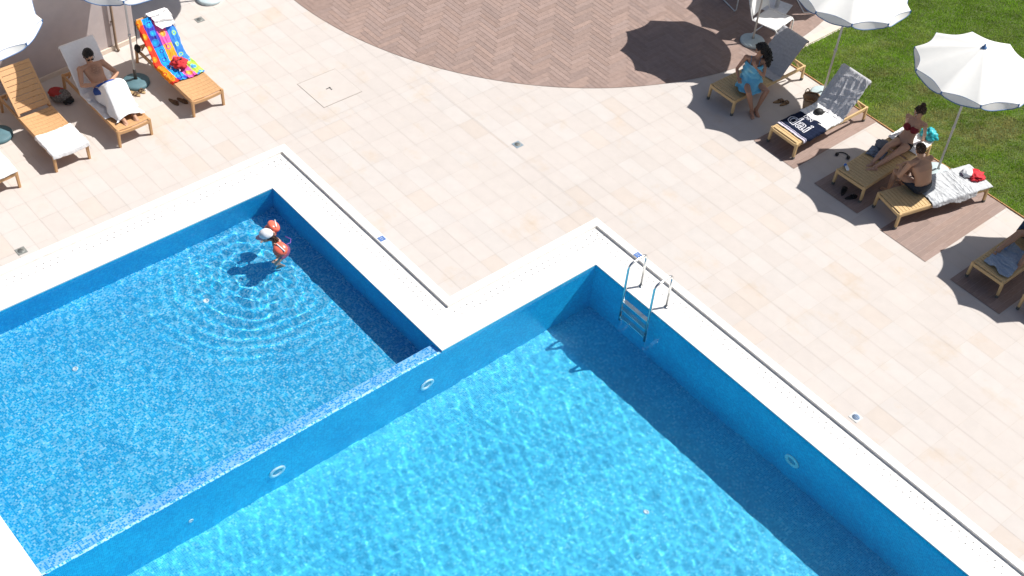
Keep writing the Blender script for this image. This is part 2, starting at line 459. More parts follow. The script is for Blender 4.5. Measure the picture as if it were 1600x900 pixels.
for (ya, yb, zt) in ((y1, LY1, CZ - .02), (LY1, LY0, WZ + .002), (LY0, y0, CZ - .02)):
    quad(ps, (x0, ya, RD), (x0, yb, RD), (x0, yb, zt), (x0, ya, zt), 2)
M_mosT = mosaic_mat('ledge_mosaic', [(0, (.02, .36, .72)), (.42, (.22, .56, .86)), (.66, (.40, .66, .90))], (.40, .64, .86), .027, .1)
M_mosS = mosaic_mat('deep_blue_mosaic', [(0, (.003, .40, .70)), (.4, (.006, .46, .74)), (.8, (.02, .54, .79))], (.06, .54, .77), .027, .1)
basin = struct(ps.build('pool_basin', [M_mosL, M_mosR, M_mosW, M_mosS, M_mosT]))
basin.cycles.is_caustics_receiver = True

# water: one rippled sheet over both pools
GIRL = (-13.63, 8.2)
def waves(X, Y):
    Z = np.zeros_like(X); r = np.random.default_rng(5)
    for k in range(80):
        lam = 0.085 * (.9 / .085) ** r.random(); th = r.normal(2.2, 1.1); ph = r.random() * 6.283
        kx, ky = math.cos(th) * 6.283 / lam, math.sin(th) * 6.283 / lam
        Z += 0.0004 * lam * np.sin(kx * X + ky * Y + ph + .9 * np.sin(.9 * X + k) + .9 * np.sin(1.1 * Y + 2 * k))
    return Z
def water_z(X, Y):
    Z = waves(X, Y)
    left = X < RX0 - .03
    d = np.hypot(X - GIRL[0], Y - GIRL[1])
    an = np.arctan2(Y - GIRL[1], X - GIRL[0])
    ph = 900 * waves(X * .35 + 3, Y * .35)
    ring = .0021 * np.sin(6.283 * d / .225 + .5 * np.sin(3 * an) + ph) * np.exp(-((d - .95) / 1.0) ** 2) * (.75 + .5 * np.sin(2 * an + 2.6)) + .0012 * np.sin(6.283 * d / .12 + 2 * np.sin(5 * an)) * np.exp(-d / .5)
    return np.where(left, Z * (1.0 + 3.6 * np.exp(-(d / 1.1) ** 2)) + ring, Z * 1.0)
def water_mesh():
    V = []; F = []; off = 0
    for (xa, xb, ya, yb, st_) in ((LX0 - .005, RX0, LY0 - .005, LY1 + .005, .026), (RX0, -1.9, RY0 - .005, RY1 + .005, .021), (-1.9, RX1 + .005, RY0 - .005, RY1 + .005, .1)):
        nx = int((xb - xa) / st_) + 1; ny = int((yb - ya) / st_) + 1
        X, Y = np.meshgrid(np.linspace(xa, xb, nx), np.linspace(ya, yb, ny))
        Zm = WZ + water_z(X, Y)
        V.append(np.c_[X.ravel(), Y.ravel(), Zm.ravel()])
        i = np.arange((ny - 1) * nx).reshape(ny - 1, nx)[:, :-1].ravel()
        F.append(np.c_[i, i + 1, i + nx + 1, i + nx] + off); off += nx * ny
    V = np.concatenate(V).astype(np.float32); F = np.concatenate(F)
    me = bpy.data.meshes.new('water'); me.vertices.add(len(V)); me.vertices.foreach_set('co', V.ravel())
    me.loops.add(F.size); me.loops.foreach_set('vertex_index', F.ravel().astype(np.int32))
    me.polygons.add(len(F)); me.polygons.foreach_set('loop_start', np.arange(len(F), dtype=np.int32) * 4)
    me.polygons.foreach_set('loop_total', np.full(len(F), 4, dtype=np.int32))
    me.polygons.foreach_set('use_smooth', np.ones(len(F), dtype=bool)); me.update(calc_edges=True); me.validate()
    return me
m, nt, b, out = nodes_of('pool_water'); nt.nodes.remove(b)
gl = nt.nodes.new('ShaderNodeBsdfGlass'); gl.inputs['IOR'].default_value = 1.333; gl.inputs['Roughness'].default_value = 0
gl.inputs['Color'].default_value = (.93, .985, 1, 1); nt.links.new(gl.outputs[0], out.inputs['Surface'])
wme = water_mesh(); wme.materials.append(m)
wo = bpy.data.objects.new('water', wme); COL.objects.link(wo); struct(wo)
wo.cycles.is_caustics_caster = True
# ------------------------------------------------------------------ lawn
mb = MB(); rect(mb, -12.36, GE + .0, 6, 31, .004)
M_soil = plain('lawn_soil', (.08, .11, .03), .95, var=.35, scale=5)
lawn = struct(mb.build('lawn', M_soil))
mk = MB()                                        # pale edging between patio and lawn, thin clay edging along the terrace
mk.box((-12.455, 24.75, .01), (.15, 12.0, .03), col=(.60, .54, .46))
for k in range(40):
    mk.box((-12.36 + .25 + k * .5, GE + .012, .01), (.494, .02, .024), col=(.44, .24, .11))
struct(mk.build('lawn_edging', attr_mat('edging', rough=.8)))
def grass():
    r = np.random.default_rng(3)
    n = 330000
    # area seen or nearly seen, denser close to the terrace
    X = r.uniform(-12.36, -1.5, n * 2); Y = GE + .008 + r.uniform(0, 10.5, n * 2)
    keep = (Y - GE) < (X + 12.36) * .0 + np.where(X < -9, 11, np.where(X < -6, 6.5, 3.5)); X, Y = X[keep][:n], Y[keep][:n]; n = len(X)
    def fb(s, ph):
        a = np.zeros(n)
        for k in range(7):
            th = r.random() * 6.28; f = s * (1.55 ** k); a += np.sin((math.cos(th) * X + math.sin(th) * Y) * f + r.random() * 6.28 + ph + 1.3 * np.sin(.7 * f * (X - Y) + k)) * .8 ** k
        return a / 2.6
    dry = np.clip(fb(1.4, 0) * .5 + .32 + .5 * fb(5.0, 2), 0, 1) * np.exp(-((X + 9.3) / 2.6) ** 2 - ((Y - 20.3) / 2.2) ** 2) * 1.2 + .10 * np.clip(fb(3, 1), 0, 1)
    tone = 1 + .22 * fb(2.2, 3) + .18 * fb(9, 5) + r.normal(0, .16, n)
    g0 = np.array([.19, .36, .026]); g1 = np.array([.29, .46, .04]); d0 = np.array([.46, .41, .17])
    u = r.random(n)[:, None]
    C = (g0 * (1 - u) + g1 * u); dd = np.clip(dry + (r.random(n) < .05) * .4, 0, .85)[:, None]
    C = (C * (1 - dd) + d0 * dd) * np.clip(tone, .45, 1.6)[:, None]
    h = r.uniform(.022, .05, n) * (1 + .3 * fb(6, 4)); wd = r.uniform(.004, .008, n); a = r.random(n) * 6.28; ln = r.uniform(.1, .9, n) * h; la = r.random(n) * 6.28
    V = np.zeros((n, 3, 3), np.float32)
    V[:, 0] = np.c_[X - wd * np.cos(a), Y - wd * np.sin(a), np.full(n, .004)]
    V[:, 1] = np.c_[X + wd * np.cos(a), Y + wd * np.sin(a), np.full(n, .004)]
    V[:, 2] = np.c_[X + ln * np.cos(la), Y + ln * np.sin(la), h]
    me = bpy.data.meshes.new('grass'); me.vertices.add(n * 3); me.vertices.foreach_set('co', V.ravel())
    me.loops.add(n * 3); me.loops.foreach_set('vertex_index', np.arange(n * 3, dtype=np.int32))
    me.polygons.add(n); me.polygons.foreach_set('loop_start', np.arange(n, dtype=np.int32) * 3); me.polygons.foreach_set('loop_total', np.full(n, 3, dtype=np.int32))
    me.update(calc_edges=True)
    at = me.attributes.new('col', 'FLOAT_COLOR', 'FACE'); at.data.foreach_set('color', np.c_[C, np.ones(n)].astype(np.float32).ravel())
    m, nt, b, out = nodes_of('grass_blade'); a_ = nt.nodes.new('ShaderNodeAttribute'); a_.attribute_name = 'col'
    nt.links.new(a_.outputs['Color'], b.inputs['Base Color']); b.inputs['Roughness'].default_value = .6; b.inputs['Specular IOR Level'].default_value = .2
    tr = nt.nodes.new('ShaderNodeBsdfTranslucent'); nt.links.new(a_.outputs['Color'], tr.inputs['Color'])
    mx = nt.nodes.new('ShaderNodeMixShader'); mx.inputs[0].default_value = .35
    nt.links.new(b.outputs[0], mx.inputs[1]); nt.links.new(tr.outputs[0], mx.inputs[2]); nt.links.new(mx.outputs[0], out.inputs['Surface'])
    me.materials.append(m); o = bpy.data.objects.new('grass', me); COL.objects.link(o)
    tag(o, 'short mown lawn grass with dry patches beyond the terrace edge', 'grass', kind='stuff')
grass()

# ------------------------------------------------------------------ the terrace wall behind the left loungers
M_wall = plain('wall_render', (.50, .44, .43), .85, var=.05, scale=5, bmp=.15, bscale=60)
M_skirt = plain('stone_skirting', (.66, .57, .48), .7, var=.06, scale=4)
M_pipe = plain('brown_pipe', (.23, .16, .11), .6)
wd_ = math.atan2(9.237 - 7.263, -19.545 + 19.353)        # the wall runs along this heading
wl = thing('garden_wall', 'mauve grey rendered wall with pale stone skirting behind the left loungers', 'wall', (-19.545, 9.24, 0), wd_)
mb = MB(); mb.box((-4, .17, 1.7), (8, .30, 3.4), bev=.008); mb.build('wall_panel', M_wall, wl)
mb = MB(); mb.box((-4, .005, .045), (7.99, .03, .09), bev=.004); mb.build('skirting', M_skirt, wl)
dp = thing('drainpipe', 'slim brown drainpipe running down the mauve wall beside the pole', 'pipe', (-19.50, 8.81, 0), wd_)
mb = MB(); mb.tube([(0, -.028, 3.3), (0, -.028, .10), (0, -.05, .05), (0, -.09, .018)], .024, 12); mb.build('pipe', M_pipe, dp)
for z in (.6, 1.7, 2.8):
    mb = MB(); mb.box((0, -.004, z), (.085, .012, .03), bev=.003); mb.build('bracket', M_pipe, dp)

# ------------------------------------------------------------------ loungers
def wood(name, c, k=.16):
    return plain(name, c, .55, var=k, scale=7, spec=.3, stretch=(1.2, 14, 14))
M_teak = wood('oiled_teak', (.56, .325, .155)); M_teak2 = wood('honey_teak', (.60, .42, .21))
M_rub = plain('grey_rubber', (.13, .13, .12), .7)
ZS, HX, LL = .335, 1.2, 1.93
class Surf:
    """the lying surface of a lounger: s runs from foot to head along it"""
    def __init__(s, th, L, sag=.0): s.th = math.radians(th); s.L = L; s.sag = sag
    def __call__(s, d, y, n=0.0):
        z0 = ZS - s.sag * max(0, math.cos(PI * min(1, abs(y) / .3) / 2)) * max(0, min(1, (HX - d) / .1))
        c, q = math.cos(s.th), math.sin(s.th)
        if d <= HX: return Vector((d, y, z0 + n))
        e = d - HX; b = min(1, e / .12)                       # ease the bend
        nx, nz = -q * b, 1 + (c - 1) * b
        return Vector((HX + e * c + nx * n, y, z0 + e * q + nz * n))
def slats(mb, sf, s0, s1, w, gap, hw, t=.018, seg=6):
    n = max(1, round((s1 - s0 + gap) / (w + gap))); st_ = (s1 - s0 + gap) / n
    for k in range(n):
        a = s0 + k * st_; b = a + st_ - gap
        P = []; F = []
        for i in range(seg + 1):
            y = -hw + 2 * hw * i / seg
            for (d, nn) in ((a, -t), (b, -t), (b, -.0025), (b - .003, 0), (a + .003, 0), (a, -.0025)): P.append(sf(d, y, nn))
        for i in range(seg):
            for k2 in range(6): F.append((i * 6 + k2, i * 6 + (k2 + 1) % 6, (i + 1) * 6 + (k2 + 1) % 6, (i + 1) * 6 + k2))
        F.append((5, 4, 3, 2, 1, 0)); F.append(tuple(seg * 6 + i for i in range(6)))
        mb.add(P, F)
def lounger(label, loc, ax, th, L, left, group):
    o = thing('sun_lounger', label, 'sun lounger', (*loc, 0), math.radians(ax), group)
    W = M_teak if left else M_teak2
    sf = Surf(th, L, .02 if left else .0); hw = .30; rl = .262
    f = MB()
    for s in (-1, 1):
        f.bar((.02, s * .285, .288), (LL - .01, s * .285, .288), .028, .066)
    f.bar((LL - .025, -.27, .286), (LL - .025, .27, .286), .03, .06)
    f.bar((HX - .02, -.27, .27), (HX - .02, .27, .27), .04, .03)
    # foot rail, hollowed on top when the seat is
    n = 8
    for i in range(n):
        y0, y1 = -.27 + .54 * i / n, -.27 + .54 * (i + 1) / n
        f.bar((.02, y0, sf(0, y0).z - .05), (.02, y1, sf(0, y1).z - .05), .03, .055, bev=.002)
    f.build('frame', W, o)
    for sx in (0, 1):
        for s in (-1, 1):
            m_ = MB(); x = .03 if sx == 0 else LL - .04
            zb = .05 if not left else 0
            m_.bar((x - (.012 if sx == 0 else -.012), s * .292, zb), (x, s * .285, .325 if sx == 0 else .318), .040, .046, up=(1, 0, 0), bev=.005, w2=.046, h2=.052)
            l_ = m_.build('leg', W, o)
            if not left:
                m_ = MB(); xx = x - (.014 if sx == 0 else -.014)
                m_.bar((xx, s * .293, 0), (xx, s * .292, .055), .046, .05, up=(1, 0, 0), bev=.006); m_.build('foot_cap', M_rub, l_)
    sw, sg = (.088, .0045) if left else (.062, .006)
    m_ = MB(); slats(m_, sf, .035, HX - .012, sw, sg, rl + .006)
    for s in (-1, 1):
        m_.bar((.02, s * .281, ZS - .012), (HX - .015, s * .281, ZS - .012), .030, .022)
    m_.build('seat', W, o)
    b_ = MB(); sw, sg = (.088, .007) if left else (.062, .0065)
    e = HX + .02; slats(b_, sf, e + .03, HX + L - .055, sw, sg, rl - .008)
    for s in (-1, 1): b_.bar(sf(e, s * .272, -.014), sf(HX + L, s * .272, -.014), .038, .03, up=sf(HX + .5, 0, 1) - sf(HX + .5, 0, 0))
    b_.bar(sf(HX + L - .026, -.28, -.013), sf(HX + L - .026, .28, -.013), .05, .028, up=sf(HX + .5, 0, 1) - sf(HX + .5, 0, 0))
    b_.build('backrest', W, o)
    if th > 8:
        for s in (-1, 1):
            t_ = MB(); t_.bar(sf(HX + L * .55, s * .22, -.04), (HX + .62, s * .22, .275), .024, .03); t_.build('strut', W, o)
    o['th'] = 0; del o['th']
    return o, sf
GL = 'teak loungers along the mauve wall'; GR = 'teak loungers along the lawn'
L0, S0 = lounger('teak lounger cut off by the picture edge, white towel over its foot', (-17.06, 5.47), 180, 48, .84, True, GL)
L1, S1 = lounger('teak lounger with bare slatted backrest and white towel over its foot', (-17.07, 6.69), 180, 46, .84, True, GL)
L2, S2 = lounger('teak lounger under the reclining man in sunglasses', (-17.04, 7.815), 180, 50, .84, True, GL)
L3, S3 = lounger('teak lounger draped with the colourful dotted beach towel', (-17.05, 9.215), 180, 50, .85, True, GL)
R1, T1 = lounger('teak lounger under the woman in the light blue dress, raised grey backrest', (-12.02, 16.66), 89.5, 45, .80, False, GR)
R2, T2 = lounger('teak lounger with navy printed towel and crumpled grey towel on raised backrest', (-10.545, 16.65), 89, 52, .80, False, GR)
R3, T3 = lounger('flat teak lounger under the woman in the red bikini', (-9.105, 16.72), 91.5, 0, .75, False, GR)
R4, T4 = lounger('flat teak lounger with long rumpled white towel under the man seen from behind', (-8.315, 16.75), 75.6, 0, .75, False, GR)
R5, T5 = lounger('teak lounger with a limp blue grey towel at its foot', (-6.315, 16.74), 90, 50, .8, False, GR)
R6, T6 = lounger('teak lounger at the right picture edge of which one corner and leg show', (-5.37, 16.80), 90, 50, .8, False, GR)

# ------------------------------------------------------------------ towels and clothes
def fbm(x, y, s=1.0, seed=0, o=4):
    return mnoise.fractal(Vector((x * s, y * s, seed * 7.3)), .9, 2.1, o)
def towel(name, label, cat, host, sf, s0, s1, hw, mat, yoff=0, skew=0.0, wr=.006, fold=.0, colfn=None, seed=1, nu=60, nv=90, group=None, lift=.006, behind=True, hem=0.0, along=False, ragged=.015, parent=None, bunch=0.0):
    """cloth lying on a lounger, hanging over whatever edge it passes"""
    top = HX + sf.L
    def fn(u, v):
        s = s0 + (s1 - s0) * v; y = (2 * u - 1) * hw + yoff + skew * (v - .5)
        s += ragged * fbm(u * 2, v, 1, seed + 5, 2) * (abs(2 * v - 1) ** 3); y += ragged * fbm(v * 2.5, u, 1, seed + 9, 2) * (abs(2 * u - 1) ** 3)
        y *= 1 - bunch * .5 * (1 + math.sin(9 * v + 2 * seed)) * abs(2 * u - 1)
        n = lift + wr * (1 + fbm(s, y, 6, seed)) + .45 * wr * fbm(s, y, 17, seed + 2)
        if fold:
            fa, fb_ = (y, s) if along else (s, y)
            wx = .10 * mnoise.noise(Vector((s * 3, y * 3, seed)))
            for q, (f1, f2, am) in enumerate(((8.5, 1.1, 1.0), (17, 2.2, .55), (5, 4.5, .5))):
                n += fold * am * (1 - abs(mnoise.noise(Vector(((fa + wx) * f1 + (q + .4) * .5 * fb_ * f2, fb_ * f2, seed * 3.1 + q))))) ** 5
        ye = max(0, abs(y) - .305); yc = max(-.305, min(.305, y)); sg = 1 if y > 0 else -1
        se = 0
        if s < 0: se = -s; sc = 0
        elif s > top: se = s - top; sc = top
        else: sc = s
        p = sf(sc, yc, n)
        if s > top and behind:
            nn = (sf(top, 0, 1) - sf(top, 0, 0)); d = (sf(top, 0, 0) - sf(top - .1, 0, 0)).normalized()
            p = p + d * (.03 * min(1, se / .02)) - nn * min(se, .05) - Vector((0, 0, 1)) * max(0, se - .05) + nn * 0
        if s < 0: p += Vector((-.012 - .02 * se - .01 * fbm(y, s, 8, seed), 0, -se))
        if ye > 0:
            k = min(1, ye / .02)
            p += Vector((0, sg * (.012 * k + .10 * ye + .012 * fbm(s, ye, 9, seed) * k), -ye - n * .0))
        return p
    m_ = MB(); m_.grid(fn, nu, nv, colfn)
    o = m_.build(name, mat, None, solid=.005, offset=1)
    o.matrix_world = host.matrix_world.copy() if False else Matrix.Translation(host.location) @ host.rotation_euler.to_matrix().to_4x4()
    if parent is None: tag(o, label, cat, group)
    return o, fn
M_tow = plain('white_terry', (.85, .84, .83), .95, var=.03, scale=30, spec=.1, bmp=.5, bscale=420)
M_towg = plain('grey_terry', (.43, .43, .455), .9, var=.10, scale=24, spec=.15, bmp=.5, bscale=300)
M_towl = plain('pale_grey_terry', (.56, .575, .59), .95, var=.06, scale=14, spec=.1, bmp=.5, bscale=420)
M_towb = plain('blue_grey_terry', (.36, .43, .52), .95, var=.08, scale=16, spec=.1, bmp=.5, bscale=300)
M_navy = attr_mat('navy_terry', rough=.95, nscale=40, nvar=.15, spec=.1)
GT = 'towels on the loungers'
towel('towel', 'white towel across the foot of the lounger at the left picture edge', 'towel', L0, S0, -.02, .95, .30, M_tow, 0, .02, .008, .01, seed=3, group=GT)
towel('towel', 'white towel hanging over the foot of the bare slatted lounger', 'towel', L1, S1, -.07, .60, .365, M_tow, -.015, .06, .007, .012, seed=4, group=GT)
towel('towel', 'white towel spread along the backrest behind the reclining man', 'towel', L2, S2, .40, 2.12, .315, M_tow, .012, .03, .005, .006, seed=6, group=GT)
# printed beach towel
COLS = [((.78, .055, .03), (.85, .25, .02)), ((.02, .30, .80), (.055, .06, .42)), ((.80, .12, .40), (.90, .36, .04)), ((.06, .24, .74), (.45, .75, .10))]
def dots(u, v):
    W_, H_ = .70, 1.42; x = u * W_; y = v * H_
    c = min(3, int((1 - u) * 4)); lx = (x % (W_ / 4)) - W_ / 8
    per = (.21, .165, .24, .2)[c]; ph = (.03, .10, .0, .07)[c]
    k = math.floor((y + ph) / per); ly = (y + ph) - (k + .5) * per
    base, alt = COLS[c]
    if math.sin(y * 5.1 + c * 2.2) > .45: base, alt = alt, base
    d = math.hypot(lx - .02 * math.sin(k * 2.3), ly)
    R = (.055, .06, .066, .055)[c] * (.8 + .3 * abs(math.sin(k * 1.7 + c)))
    ring = {0: (.93, .40, .03), 1: (.04, .45, .88), 2: (.93, .42, .10), 3: (.10, .40, .85)}[c]
    if d < R * .42: return ring
    if d < R * .72: return alt
    if d < R: return tuple(.5 * a + .5 * b for a, b in zip(ring, base))
    return base
M_print = attr_mat('printed_cotton', rough=.9, nscale=60, nvar=.05, spec=.1)
towel('beach_towel', 'multicoloured beach towel with stripes of red, blue, pink and lime dots', 'towel', L3, S3, .60, 2.02, .35, M_print, .03, .03, .006, .026, dots, 8, 96, 190, along=True, bunch=.07, ragged=.05, group=GT)
towel('towel', 'smooth grey towel over the raised backrest behind the woman in blue', 'towel', R1, T1, 1.0, 2.10, .31, M_towg, 0, .02, .006, .005, seed=11, group=GT)
towel('towel', 'crumpled grey towel over the raised backrest beside the straw basket', 'towel', R2, T2, 1.10, 2.14, .345, plain('light_grey_terry', (.55, .55, .575), .9, var=.10, scale=24, spec=.15, bmp=.5, bscale=300), 0, .0, .006, .019, seed=12, group=GT, nu=110, nv=120, along=True)
towel('towel', 'pale towel tucked below the crumpled grey one, black cap on it', 'towel', R2, T2, .74, 1.24, .325, M_tow, -.02, .0, .008, .014, seed=13, group=GT)
def navy(u, v): return (.62, .58, .64) if v < .07 else (.07, .075, .16) if v < .10 else (.55, .52, .60) if v < .12 else (.012, .018, .042)
tn, fnv = towel('towel', 'navy towel with big outlined white letters and a pale hem', 'towel', R2, T2, .16, .78, .335, M_navy, -.035, -.02, .006, .010, navy, 14, group=GT, lift=.008)
towel('towel', 'white towel at the head of the flat lounger behind the woman in red', 'towel', R3, T3, 1.42, 1.97, .31, M_tow, 0, .03, .008, .012, seed=15, group=GT)
towel('towel', 'long rumpled white towel along the flat lounger behind the seated man', 'towel', R4, T4, .66, 1.60, .38, M_towl, -.045, -.03, .010, .017, seed=16, group=GT, nu=90, nv=120, ragged=.05)
towel('towel', 'smooth white towel folded over the head end of the flat lounger, red clothes on it', 'towel', R4, T4, 1.50, 1.99, .325, M_towl, .0, .0, .005, .004, seed=17, group=GT, lift=.012)
towel('towel', 'limp blue grey towel lying on the lounger near the lower right', 'towel', R5, T5, .14, .86, .225, M_towb, -.02, .05, .010, .025, seed=18, group=GT, ragged=.06)
# lettering woven into the navy towel
def letters(txt, size, s, y, rot, mat, h, outline=0.0, parent=tn):
    cu = bpy.data.curves.new('lettering', 'FONT'); cu.body = txt; cu.size = size; cu.offset = outline; cu.align_x = 'LEFT'; cu.resolution_u = 6
    ob = bpy.data.objects.new('tmp', cu); COL.objects.link(ob)
    dg = bpy.context.evaluated_depsgraph_get(); me = bpy.data.meshes.new_from_object(ob.evaluated_get(dg)); bpy.data.objects.remove(ob)
    bm = bmesh.new(); bm.from_mesh(me); bmesh.ops.triangulate(bm, faces=bm.faces); bmesh.ops.subdivide_edges(bm, edges=[e for e in bm.edges if e.calc_length() > .03], cuts=3, use_grid_fill=False)
    bmesh.ops.triangulate(bm, faces=bm.faces)
    for v in bm.verts:
        # text runs across the lounger (towards -y), its top towards the head
        ss = s + v.co.y * math.cos(rot) + v.co.x * math.sin(rot); yy = y - v.co.x * math.cos(rot) + v.co.y * math.sin(rot)
        vv = (ss - .16) / .62; uu = ((yy + .035 + .02 * (vv - .5)) / .335 + 1) / 2
        p = fnv(max(0, min(1, uu)), max(0, min(1, vv))); v.co = p + Vector((0, 0, h))
    bm.to_mesh(me); bm.free(); me.materials.clear(); me.materials.append(mat); me.name = 'lettering'
    o = bpy.data.objects.new('lettering', me); COL.objects.link(o); o.parent = parent; return o
M_let = plain('white_print', (.74, .74, .78), .9); M_letn = plain('navy_print', (.012, .018, .042), .95)
letters('dai', .40, .335, .275, 0, M_let, .0085, .010); letters('dai', .40, .335, .275, 0, M_letn, .0105, -.006)
letters('DIN', .11, .655, .16, 0, M_let, .0085, .0)

# ------------------------------------------------------------------ parasols
M_can = plain('canvas', (.87, .865, .83), .8, var=.015, scale=9, trans=.16)
M_trim = plain('blue_piping', (.07, .16, .34), .7); M_pole = plain('pole_grey', (.60, .58, .55), .4, var=.04)
M_sleeve = plain('dark_sleeve', (.055, .05, .045), .5); M_base = plain('teal_concrete', (.085, .17, .20), .6, var=.15, scale=6)
M_basel = plain('pale_base', (.50, .60, .62), .5, var=.06)
def parasol(label, loc, ph, dark, group='white parasols', dz=0):
    o = thing('parasol', label, 'parasol', (*loc, 0), 0, group)
    R, HR, HA, N = 1.04, 2.24 + dz, 2.63 + dz, 10
    def edge(k, u):
        a = ph + (k + u) * 2 * PI / N; a0 = ph + k * 2 * PI / N; a1 = a0 + 2 * PI / N
        p = Vector((math.cos(a0), math.sin(a0), 0)) * (1 - u) + Vector((math.cos(a1), math.sin(a1), 0)) * u
        return p * R * (1 - .075 * math.sin(PI * u))
    c = MB()
    for k in range(N):
        def fn(u, v, k=k):
            e = edge(k, u); r = .03 + .97 * v
            sag = .010 * math.sin(PI * u) * r * (1.3 - r)
            return Vector((e.x * r, e.y * r, HA - (HA - HR) * (.72 * r + .28 * r * r) - sag))
        c.grid(fn, 8, 14)
    c.build('canopy', M_can, o, weld=.002)
    vl = MB()
    for k in range(N):
        def fv(u, v, k=k):
            e = edge(k, u); a0 = ph + k * 2 * PI / N; a1 = a0 + 2 * PI / N
            ch = (Vector((math.cos(a0), math.sin(a0), 0)) * (1 - u) + Vector((math.cos(a1), math.sin(a1), 0)) * u) * R
            q = e * (1 - v) + (e * .35 + ch * .65) * v
            return Vector((q.x, q.y, HR - .004 - v * (.045 + .085 * math.sin(PI * u) ** .6) + .006 * math.sin(u * 9 + k) * v))
        vl.grid(fv, 10, 4)
    vo = vl.build('valance', M_can, o, weld=.001)
    tr = MB()
    for k in range(N):
        pts = [vl.v[k * 55 + 4 * 11 + i] for i in range(11)]
        tr.tube(pts, .0075, 5)
        pts = [vl.v[k * 55 + i] for i in range(11)]; tr.tube([(x, y, z - .002) for x, y, z in pts], .004, 4)
    tr.build('piping', M_trim, vo)
    for k in range(N):
        a = ph + k * 2 * PI / N; rb = MB(); d = Vector((math.cos(a), math.sin(a), 0))
        rb.tube([Vector((0, 0, HA - .05)) + d * .03, d * R * .5 + Vector((0, 0, HA - (HA - HR) * .43 - .016)), d * R * .985 + Vector((0, 0, HR - .012))], .006, 5)
        rb.blob(d * R * .995 + Vector((0, 0, HR - .02)), (.016, .016, .028), col=(1, 1, 1), n=8, m=5, mi=1)
        rb.build('rib', [M_pole, M_trim], o)
    p = MB(); p.tube([(0, 0, .05), (0, 0, HA - .02)], .0195, 14); p.tube([(0, 0, .97), (0, 0, 1.03)], .026, 12); p.build('pole', M_pole, o)
    f = MB(); f.lathe([(.0, HA - .03), (.045, HA - .012), (.04, HA + .012), (.018, HA + .025), (.016, HA + .06), (0, HA + .068)], n=14); f.build('finial', M_trim, o)
    if dark:
        s_ = MB(); s_.lathe([(.0285, .06), (.0285, .29), (.022, .30), (0, .30)], n=14); s_.build('sleeve', M_sleeve, o)
    b = MB(); rr = .235
    b.lathe([(rr - .01, 0), (rr, .012), (rr, .05), (rr - .03, .068), (.10, .078), (.05, .10), (.032, .10), (.032, .02)], n=36)
    b.build('base', M_base if dark else M_basel, o)
    return o
GP = 'white parasols'
H22 = math.radians(18)
UA = parasol('white parasol filling the top left corner, nearest to the left picture edge', (-18.43, 6.06), H22 + .1, True)
UB = parasol('white parasol planted between the reclining man and the colourful beach towel', (-18.432, 8.60), H22 - .14, True, dz=.12)
UC = parasol('parasol at the top edge whose pale round base alone shows', (-19.95, 11.0), H22, False)
U1 = parasol('parasol with pale round base standing behind the woman in blue', (-13.067, 18.682), H22, False)
U2 = parasol('white parasol at the top edge above the straw basket', (-11.159, 18.523), H22 + .05, False)
U3 = parasol('white parasol over the couple, its whole canopy against the lawn', (-8.517, 18.48), math.radians(22), False)
U4 = parasol('parasol beyond the right picture edge, known by its shadow', (-5.605, 18.635), H22 - .06, False)
U0 = parasol('parasol shading the white cafe table at the top edge', (-13.35, 20.75), H22, False)
